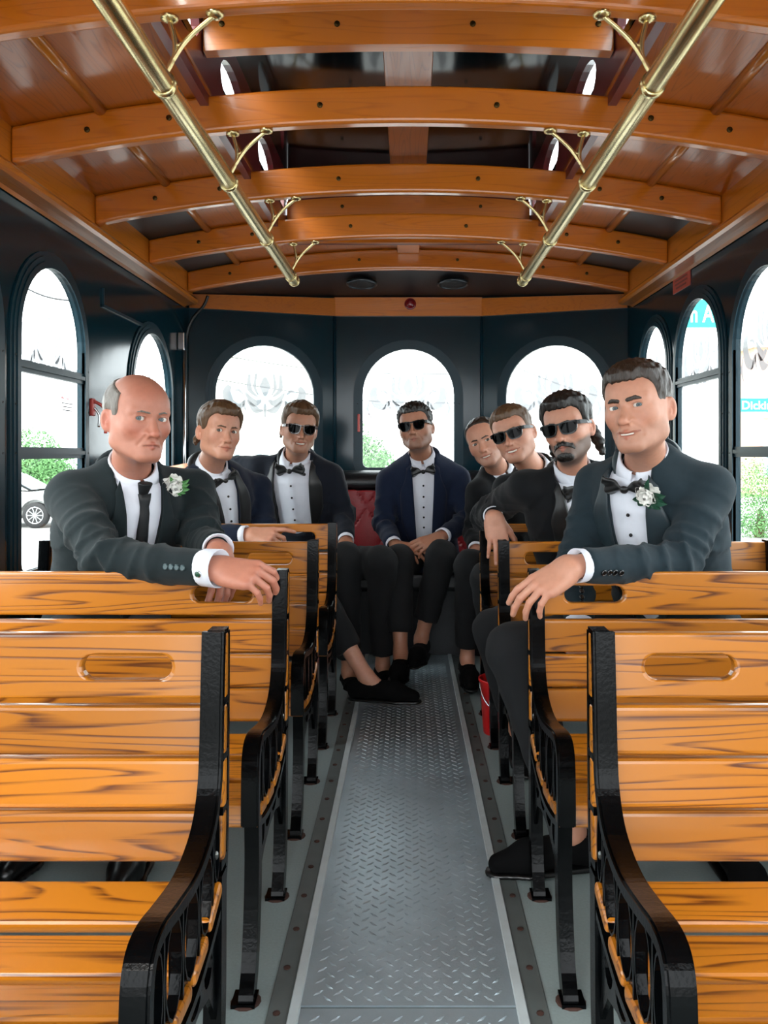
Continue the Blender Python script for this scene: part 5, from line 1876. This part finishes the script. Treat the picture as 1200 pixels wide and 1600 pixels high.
        if 'btn' + s in S:
            nv = unit(S['btn' + s])
            nv = unit(nv - ax_ * (nv @ ax_))
            for j in range(4):
                p = slv[s] - ax_ * (.030 + .0165 * j) * k
                # land on the sleeve
                t = .09
                for _ in range(40):
                    dd = float(jacket((p + nv * t)[None].astype(np.float32))[0])
                    if dd < .0006: break
                    t -= dd * .8
                o = mk('button', lathe_mesh('button', [(.0070 * k, -.002), (.0076 * k, .002), (.0060 * k, .0035), (.0052 * k, .0028)], 14), S.get('btn_mat', 'button_black'), jk)
                o.location = Vector(p + nv * t - off); o.rotation_mode = 'QUATERNION'; o.rotation_quaternion = Vector(nv).to_track_quat('Z', 'Y')
    root['_T'] = 0
    del root['_T']
    return dict(root=root, toW=toW, drop=drop, drops=drops, jbody=jbody, T=T, L=L, off=off, jacket=jacket, wr=wr, slv=slv, el=el)

# ---- hair shapes: hairline given as (y, lowest z) from the forehead to the nape
SHORT = [(-.12, .064), (-.075, .060), (-.052, .046), (-.040, .012), (-.030, -.016), (-.012, -.018), (-.004, .010), (.020, .012), (.034, -.022), (.075, -.070), (.11, -.075)]
FULL = [(-.12, .066), (-.075, .062), (-.052, .046), (-.040, .008), (-.030, -.022), (-.010, -.020), (-.004, .004), (.022, .004), (.034, -.040), (.075, -.090), (.11, -.10)]
HAIR = {
    'fringe': dict(line=[(-.12, .2), (-.040, .17), (-.036, .02), (-.030, -.030), (-.014, -.030), (-.006, .010), (.020, .012), (.034, -.030), (.075, -.070), (.11, -.075)], th=.0065, top=.006, zmax=.078, rough=.0010),
    'crop': dict(line=SHORT, th=.0045, top=.015, rough=.0014, quiff=.007, freq=330., recede=.018),
    'fade': dict(line=SHORT, th=.0045, top=.013, rough=.0012, quiff=.006, part=-.01, recede=.014),
    'curly': dict(line=SHORT, th=.006, top=.017, rough=.0016, curl=.006),
    'thin': dict(line=[(-.12, .094), (-.075, .086), (-.052, .060), (-.040, .014), (-.030, -.012), (-.012, -.012), (-.004, .010), (.020, .012), (.034, -.022), (.075, -.070), (.11, -.075)], th=.004, top=.006, rough=.0008, recede=.03),
    'side': dict(line=FULL, th=.008, top=.018, rough=.0016, quiff=.012, part=.02, locks=[((-.074, .045, -.030), (-.080, .050, -.050), .012, .009), ((-.060, .07, -.03), (-.07, .068, -.056), .014, .010), ((.06, .06, -.03), (.065, .065, -.066), .014, .011)]),
    'swept': dict(line=FULL, th=.009, top=.019, rough=.0016, quiff=.010, locks=[((-.076, .038, -.020), (-.080, .042, -.046), .012, .008), ((.076, .038, -.020), (.082, .042, -.042), .012, .008)]),
    'mullet': dict(line=FULL, th=.009, top=.020, rough=.0018, quiff=.008, recede=.016,
                   locks=[((.078, .040, -.020), (.092, .050, -.070), .016, .014), ((.070, .060, -.040), (.086, .062, -.105), .020, .013), ((-.078, .040, -.020), (-.090, .050, -.075), .016, .014), ((-.070, .060, -.040), (-.088, .062, -.115), .022, .014), ((0, .085, -.03), (0, .08, -.11), .03, .02)]),
}
PEOPLE = {}


def V3(*a): return np.array(a, float)


# man with the necktie, front left
PEOPLE['tie'] = person('balding man in charcoal suit and black necktie, arm laid over the bench front left', dict(
    fine=True, size=1.05, suit='suit_charcoal', lapel='suit_charcoal', shawl=False, tie='long', lap_w=.070, vtop=.062, vb=.20, vmin=.42,
    pelvis=P(168, 975, 2.60), neck=P(203, 738, 2.47), head=P(214, 652, 2.36), shR=P(116, 780, 2.40), shL=P(296, 772, 2.66),
    elR=P(160, 874, 2.17), wrR=P(338, 888, 2.02), elL=P(318, 850, 2.50), wrL=P(343, 858, 2.28),
    knR=V3(-.96, 2.20, .52), anR=V3(-1.02, 2.28, .10), knL=V3(-.66, 2.24, .50), anL=V3(-.72, 2.20, .10),
    handR=dict(dir=V3(.93, -.08, -.14), back=V3(.12, -.66, .72), curl=[(38, 34, 16), (42, 36, 18), (42, 36, 18), (38, 34, 16)], spread=(10, 3, -4, -12), thumb=(10, 50, 10)),
    handL=dict(dir=V3(.25, -.62, -.70), back=V3(.5, -.4, .6), curl='relaxed'),
    cuffR=1.22, cufflenR=.022, cuffL=1.1, btnR=V3(.0, -1, .05), btn_mat='button_teal',
    look=(44, 4, 2), face=dict(jaw=1.06, smile=-.25, red=1.0, squint=.8, nose=1.1, stubble=.06), skin='ruddy',
    hair=HAIR['fringe'], hair_col='hair_grey', brow_col='hair_grey', brow=.75, iris='iris_blue', shoe='shoe_leather'))

# smiling man, front right
PEOPLE['groom'] = person('smiling man with short dark hair in slate tuxedo with white flower, front right', dict(
    fine=True, size=1.05, suit='suit_slate', lapel='satin_slate', lap_w=.070, vtop=.064, vb=.20, vmin=.66, vx=-.020,
    pelvis=P(1060, 985, 2.60), neck=P(1010, 722, 2.38), head=P(998, 637, 2.25), shR=P(940, 764, 2.56), shL=P(1104, 770, 2.33),
    elR=P(900, 880, 2.50), wrR=P(905, 985, 2.36), elL=P(1062, 880, 2.19), wrL=P(893, 884, 2.03),
    knR=V3(.295, 2.30, .545), anR=V3(.435, 2.17, .098), knL=V3(.80, 2.24, .50), anL=V3(.84, 2.16, .10), toeR=V3(-1, -.18, 0), toeL=V3(0, -1, 0),
    handL=dict(dir=V3(-.80, -.10, -.50), back=V3(-.45, -.60, .55), curl='hang', thumb=(8, 40, 10)),
    handR=dict(dir=V3(-.1, -.8, -.5), back=V3(0, -.5, .8), curl='relaxed'),
    cuffL=1.10, btnL=V3(0, -1, -.25), btnR=V3(0, -1, 0),
    look=(-38, 0, -7), face=dict(jaw=1.05, smile=1.0, open=.5, red=.5, squint=1.0, stubble=.20), skin='fair',
    hair=HAIR['crop'], hair_col='hair_dark_brown', brow=1.4, iris='iris_blue', hem=.12))

# second man on the left: navy tuxedo, hand on the far bench
PEOPLE['navy'] = person('brown-haired man in navy tuxedo gripping the farthest left bench, behind the necktie man', dict(
    size=1.05, suit='suit_navy', lap_w=.075, vtop=.058, vb=.10, vmin=.35, bow=.9, bow_roll=-6,
    pelvis=P(345, 905, 3.92), neck=P(327, 731, 3.70), head=P(342, 674, 3.58), shR=P(283, 764, 3.62), shL=P(400, 768, 3.96),
    elR=P(292, 838, 3.52), wrR=P(390, 836, 3.46), elL=P(415, 850, 3.82), wrL=P(415, 905, 3.66),
    knR=V3(-.62, 3.62, .50), anR=V3(-.62, 3.72, .10), knL=P(486, 912, 3.62), anL=V3(-.178, 3.50, .140), toeL=V3(1, -.22, 0), toeR=V3(.3, -1, 0),
    handR=dict(dir=V3(.95, -.10, -.02), back=V3(.10, -.72, .66), curl=[(6, 14, 8), (40, 50, 24), (50, 54, 28), (54, 54, 28)], thumb=(12, 40, 10)),
    cuffR=1.05, look=(35, 0, 6), face=dict(jaw=1.05, smile=.7, open=.3, red=.5, squint=.8), skin='fair',
    hair=HAIR['side'], hair_col='hair_brown', brow=.85, hem=.14))

# third: sunglasses, arm along the seat back
PEOPLE['arm'] = person('grinning man with swept brown hair and sunglasses, arm stretched along the rear seat', dict(
    size=1.05, suit='suit_ink', lap_w=.058, vtop=.094, vb=.37, vmin=.9, bow=1.1,
    pelvis=P(482, 878, 4.38), neck=P(463, 716, 4.20), head=P(468, 669, 4.08), shR=P(408, 736, 4.26), shL=P(514, 748, 4.20),
    elR=P(352, 728, 4.40), wrR=P(291, 733, 4.30), elL=P(537, 806, 4.22), wrL=P(541, 848, 4.02),
    knR=P(540, 872, 3.92), anR=P(545, 1050, 3.95), knL=P(596, 878, 3.90), anL=P(598, 1040, 4.02), toeR=V3(.2, -1, 0), toeL=V3(.2, -1, 0),
    handR=dict(dir=V3(-.9, -.3, -.2), back=V3(0, -.6, .7), curl='relaxed'), handL=dict(dir=V3(.1, -.8, -.5), back=V3(.4, -.3, .8), curl='relaxed'),
    look=(14, 2, 5), face=dict(jaw=1.02, smile=1.0, open=.75, red=.35, stubble=.30, stubble_col=np.array([.20, .12, .08])), skin='tan',
    hair=HAIR['swept'], hair_col='hair_brown', shades='glasses_tortoise', round_lens=.6))

# fourth: middle of the rear seat, hands folded
PEOPLE['middle'] = person('curly-haired man in sunglasses and blue tuxedo, hands folded, middle of the rear seat', dict(
    size=1.05, suit='suit_blue', lapel='suit_blue', lap_w=.070, vtop=.058, vb=.10, vmin=.62, bow=.95, bow_roll=-7,
    pelvis=P(662, 866, 4.60), neck=P(660, 716, 4.38), head=P(650, 668, 4.28), shR=P(611, 756, 4.42), shL=P(712, 752, 4.42),
    elR=P(600, 818, 4.36), wrR=P(617, 854, 4.14), elL=P(732, 812, 4.36), wrL=P(688, 840, 4.12),
    knR=P(622, 876, 4.00), anR=P(626, 1022, 3.88), knL=P(690, 868, 4.02), anL=P(658, 998, 4.06), toeR=V3(-.1, -1, 0), toeL=V3(-.2, -1, 0),
    handR=dict(dir=V3(.80, -.32, -.10), back=V3(-.1, -.6, .8), curl=[(10, 24, 12), (14, 30, 14), (18, 34, 16), (22, 38, 18)], thumb=(14, 30, 10)),
    handL=dict(dir=V3(-.92, -.25, -.28), back=V3(-.1, -.65, .75), curl=[(14, 30, 14), (18, 34, 16), (20, 36, 16), (22, 36, 16)], thumb=(14, 30, 10)),
    cuffR=1.05, cuffL=1.1, look=(-12, -6, -9), face=dict(jaw=1.04, smile=.45, red=.3, stubble=.45), skin='tan',
    hair=HAIR['curly'], hair_col='hair_black', shades='glasses_black', round_lens=1.0, hem=.10))

# fifth: leaning in from behind, head tipped
PEOPLE['tipped'] = person('man with receding short hair leaning in, head tipped, beside the middle man', dict(
    size=1.05, suit='suit_black', lap_w=.060, vtop=.055, vb=.10, vmin=.4, bow=.95, bow_roll=-24,
    pelvis=P(795, 876, 4.44), neck=P(778, 737, 4.18), head=P(758, 690, 4.06), shR=P(752, 772, 4.12), shL=P(838, 760, 4.34),
    elR=P(742, 830, 4.16), wrR=P(744, 862, 3.98), elL=P(850, 830, 4.3), wrL=P(850, 870, 4.1),
    knR=P(735, 884, 3.86), anR=P(730, 1030, 3.95), knL=P(790, 890, 3.9), anL=P(790, 1030, 3.95),
    handR=dict(dir=V3(.05, -.5, -.8), back=V3(-.3, -.8, .4), curl='relaxed'),
    look=(-18, 2, -21), face=dict(jaw=.96, smile=.9, open=.6, red=.35, squint=1.0, stubble=.30), skin='fair',
    hair=HAIR['thin'], hair_col='hair_dark_brown', brow=.9))

# sixth: sunglasses, grinning
PEOPLE['grin'] = person('grinning man with short brown hair and black sunglasses, head tipped beside the bearded man', dict(
    size=1.05, suit='suit_black', lap_w=.060, vtop=.060, vb=.10, vmin=.4, bow=1.0, bow_roll=-22,
    pelvis=P(868, 880, 3.94), neck=P(834, 735, 3.68), head=P(803, 678, 3.55), shR=P(797, 768, 3.62), shL=P(905, 752, 3.82),
    elR=P(815, 848, 3.72), wrR=P(800, 890, 3.62), elL=P(915, 830, 3.8), wrL=P(905, 880, 3.7),
    knR=P(762, 905, 3.60), anR=V3(.40, 3.72, .10), knL=V3(.75, 3.60, .50), anL=V3(.75, 3.7, .10),
    look=(-24, 2, -17), face=dict(jaw=1.06, smile=1.0, open=.8, red=.4, stubble=.15), skin='fair',
    hair=HAIR['fade'], hair_col='hair_brown', shades='glasses_black'))

# seventh: beard and moustache, sunglasses
PEOPLE['beard'] = person('bearded man with dark mullet and black sunglasses, elbow over the farthest right bench', dict(
    fine=True, size=1.05, suit='suit_black', lap_w=.066, vtop=.075, vb=.18, vmin=.72, bow=1.12, bow_roll=-12, vx=.0,
    pelvis=P(918, 930, 3.34), neck=P(893, 738, 3.16), head=P(888, 668, 3.06), shR=P(826, 766, 3.17), shL=P(955, 752, 3.22),
    elR=P(757, 806, 3.46), wrR=P(772, 806, 3.24), elL=P(965, 850, 3.15), wrL=P(930, 900, 3.02),
    knR=P(772, 985, 2.98), anR=V3(.40, 2.98, .10), knL=V3(.72, 2.95, .50), anL=V3(.72, 2.92, .10),
    handR=dict(dir=V3(.12, -.22, -.90), back=V3(.05, -.95, .20), curl=[(-4, 10, 8), (0, 12, 8), (2, 14, 8), (4, 16, 10)], spread=(12, 4, -5, -12), thumb=(14, 15, 8)),
    look=(-30, 2, -10), face=dict(jaw=1.0, smile=.5, red=.35, stubble=.85, stubble_col=np.array([.075, .055, .045])), skin='fair', beard=True,
    hair=HAIR['mullet'], hair_col='hair_black', shades='glasses_black'))


# ================================================================== FLOWERS AND CUFF LINK
def proj(w):
    return np.array([VX + w[0] * FPX / w[1], VY - (w[2] - EYE) * FPX / w[1]])


def on_jacket(pp, px, py):
    """Torso point (x, z) whose place on the jacket front is seen at the given pixel."""
    xz = [(x, z) for x in np.linspace(-.17, .17, 35) for z in np.linspace(.45, 1.0, 34) * pp['L']]
    ys = pp['drops'](pp['jbody'], xz)
    best = min((float(np.hypot(*(proj(pp['toW']((x, y, z))) - (px, py)))), x, y, z) for (x, z), y in zip(xz, ys) if y == y)
    return best[1:]


def petal_mesh(w, h, cup, curl):
    V, F = [], []
    for i in range(5):
        for j in range(5):
            u, v = -1 + j / 2, i / 4
            hw = w * math.sin(math.pi * (0.12 + 0.80 * v)) ** .7
            V.append((u * hw, -cup * (1 - u * u) * math.sin(math.pi * v * .8) - curl * v * v, h * v * (1 - .10 * u * u)))
    for i in range(4):
        for j in range(4):
            a = i * 5 + j
            F.append((a, a + 1, a + 6, a + 5))
    me = pyd('petal', V, F)
    me.materials.append(MATS['petal_white'])
    me.polygons.foreach_set('use_smooth', [True] * len(me.polygons))
    return me


def leaf_mesh(ln, w, mat):
    V, F = [], []
    for i in range(7):
        t = i / 6
        hw = w * math.sin(math.pi * t) ** .8 * (1 - .25 * t)
        for u in (-1, 0, 1):
            V.append((u * hw, -.003 * abs(u) - .010 * math.sin(math.pi * t), ln * t))
    for i in range(6):
        for j in range(2):
            a = i * 3 + j
            F.append((a, a + 1, a + 4, a + 3))
    me = pyd('leaf', V, F); me.materials.append(MATS[mat])
    return me


def boutonniere(pp, px, py, label, size, leaves, leafmat, lean):
    x, y, z = on_jacket(pp, px, py)
    o = pp['toW']((x, y - .022, z))
    T = pp['T']
    root = empty('boutonniere', o)
    M = Matrix(((T[0, 0], T[0, 1], T[0, 2]), (T[1, 0], T[1, 1], T[1, 2]), (T[2, 0], T[2, 1], T[2, 2])))
    root.rotation_euler = (M @ Matrix.Rotation(R(lean), 3, 'Y')).to_euler()
    tag(root, label, 'boutonniere', 'white flowers pinned to lapels')
    rg = random.Random(int(px))
    inner, mid, outer = petal_mesh(.010 * size, .022 * size, .006, -.004), petal_mesh(.014 * size, .026 * size, .008, .000), petal_mesh(.018 * size, .029 * size, .009, .006)
    # bloom opens towards the front (-y) : petals stand around that axis
    k = 0
    for me, n, tilt, r in ((inner, 6, 8, .003), (mid, 8, 30, .005), (mid, 9, 48, .007), (outer, 10, 66, .008), (outer, 10, 84, .009)):
        for i in range(n):
            a = 2 * math.pi * (i + .37 * k) / n
            k += 1
            q = Matrix.Rotation(R(90), 4, 'X') @ Matrix.Rotation(a, 4, 'Z') @ Matrix.Translation((0, -r * size, 0)) @ Matrix.Rotation(R(tilt + rg.uniform(-6, 6)), 4, 'X')
            p = link('petal', me, None, root)
            p.matrix_local = Matrix.Translation((0, .012, 0)) @ q
    for ang, ln, w in leaves:
        lf = link('leaf', leaf_mesh(ln * size, w * size, leafmat), None, root)
        lf.matrix_local = Matrix.Translation((0, .016, 0)) @ Matrix.Rotation(R(ang), 4, 'Y') @ Matrix.Translation((0, 0, .014 * size)) @ Matrix.Rotation(R(12), 4, 'X')
    st = link('stem', tube_mesh('stem', [(0, .012, -.01), (.004, .012, -.04 * size), (.010, .014, -.078 * size)], [.0055, .0062, .0048], 10), 'ribbon_white', root, smooth=True)
    for zz in (-.035, -.05, -.064):
        link('ribbon', lathe_mesh('ribbon', [(.0066, -.003), (.0072, 0), (.0066, .003)], 10), 'ribbon_white', st, (.004 + .05 * (-.03 - zz) * 2, .0125, zz * size), True)


boutonniere(PEOPLE['tie'], 268, 757, 'white ruffled flower with bright green leaves on the necktie man', 1.0,
            [(70, .042, .009), (88, .040, .008), (106, .044, .009), (124, .038, .008), (140, .032, .007), (-20, .026, .007)], 'leaf_green', -6)
boutonniere(PEOPLE['groom'], 1016, 770, 'white rose with dark green leaves on the slate tuxedo, front right', 1.0,
            [(12, .050, .009), (78, .046, .016), (104, .048, .017), (134, .040, .014), (-112, .036, .010), (-140, .034, .011), (160, .036, .012)], 'leaf_dark', 4)

# cuff link on the necktie man's near cuff
pp = PEOPLE['tie']
ax_ = unit(pp['wr']['R'] - pp['el']['R'])
nv = np.array([0, -1, -.18]); nv = unit(nv - ax_ * (nv @ ax_))
cl = empty('cuff_link', pp['slv']['R'] - ax_ * .03 + ax_ * .046 + nv * .0485)
tag(cl, 'round green cuff link on the wide white cuff, front left', 'cuff link')
cl.rotation_mode = 'QUATERNION'; cl.rotation_quaternion = Vector(nv).to_track_quat('Z', 'Y')
link('setting', lathe_mesh('setting', [(.0088, -.004), (.0092, .001), (.0078, .003), (.0066, .0022)], 20), 'chrome', cl, smooth=True)
link('stone', lathe_mesh('stone', [(.0070, .0010), (.0060, .0034), (.0025, .0044)], 18), 'leaf_dark', cl, smooth=True)
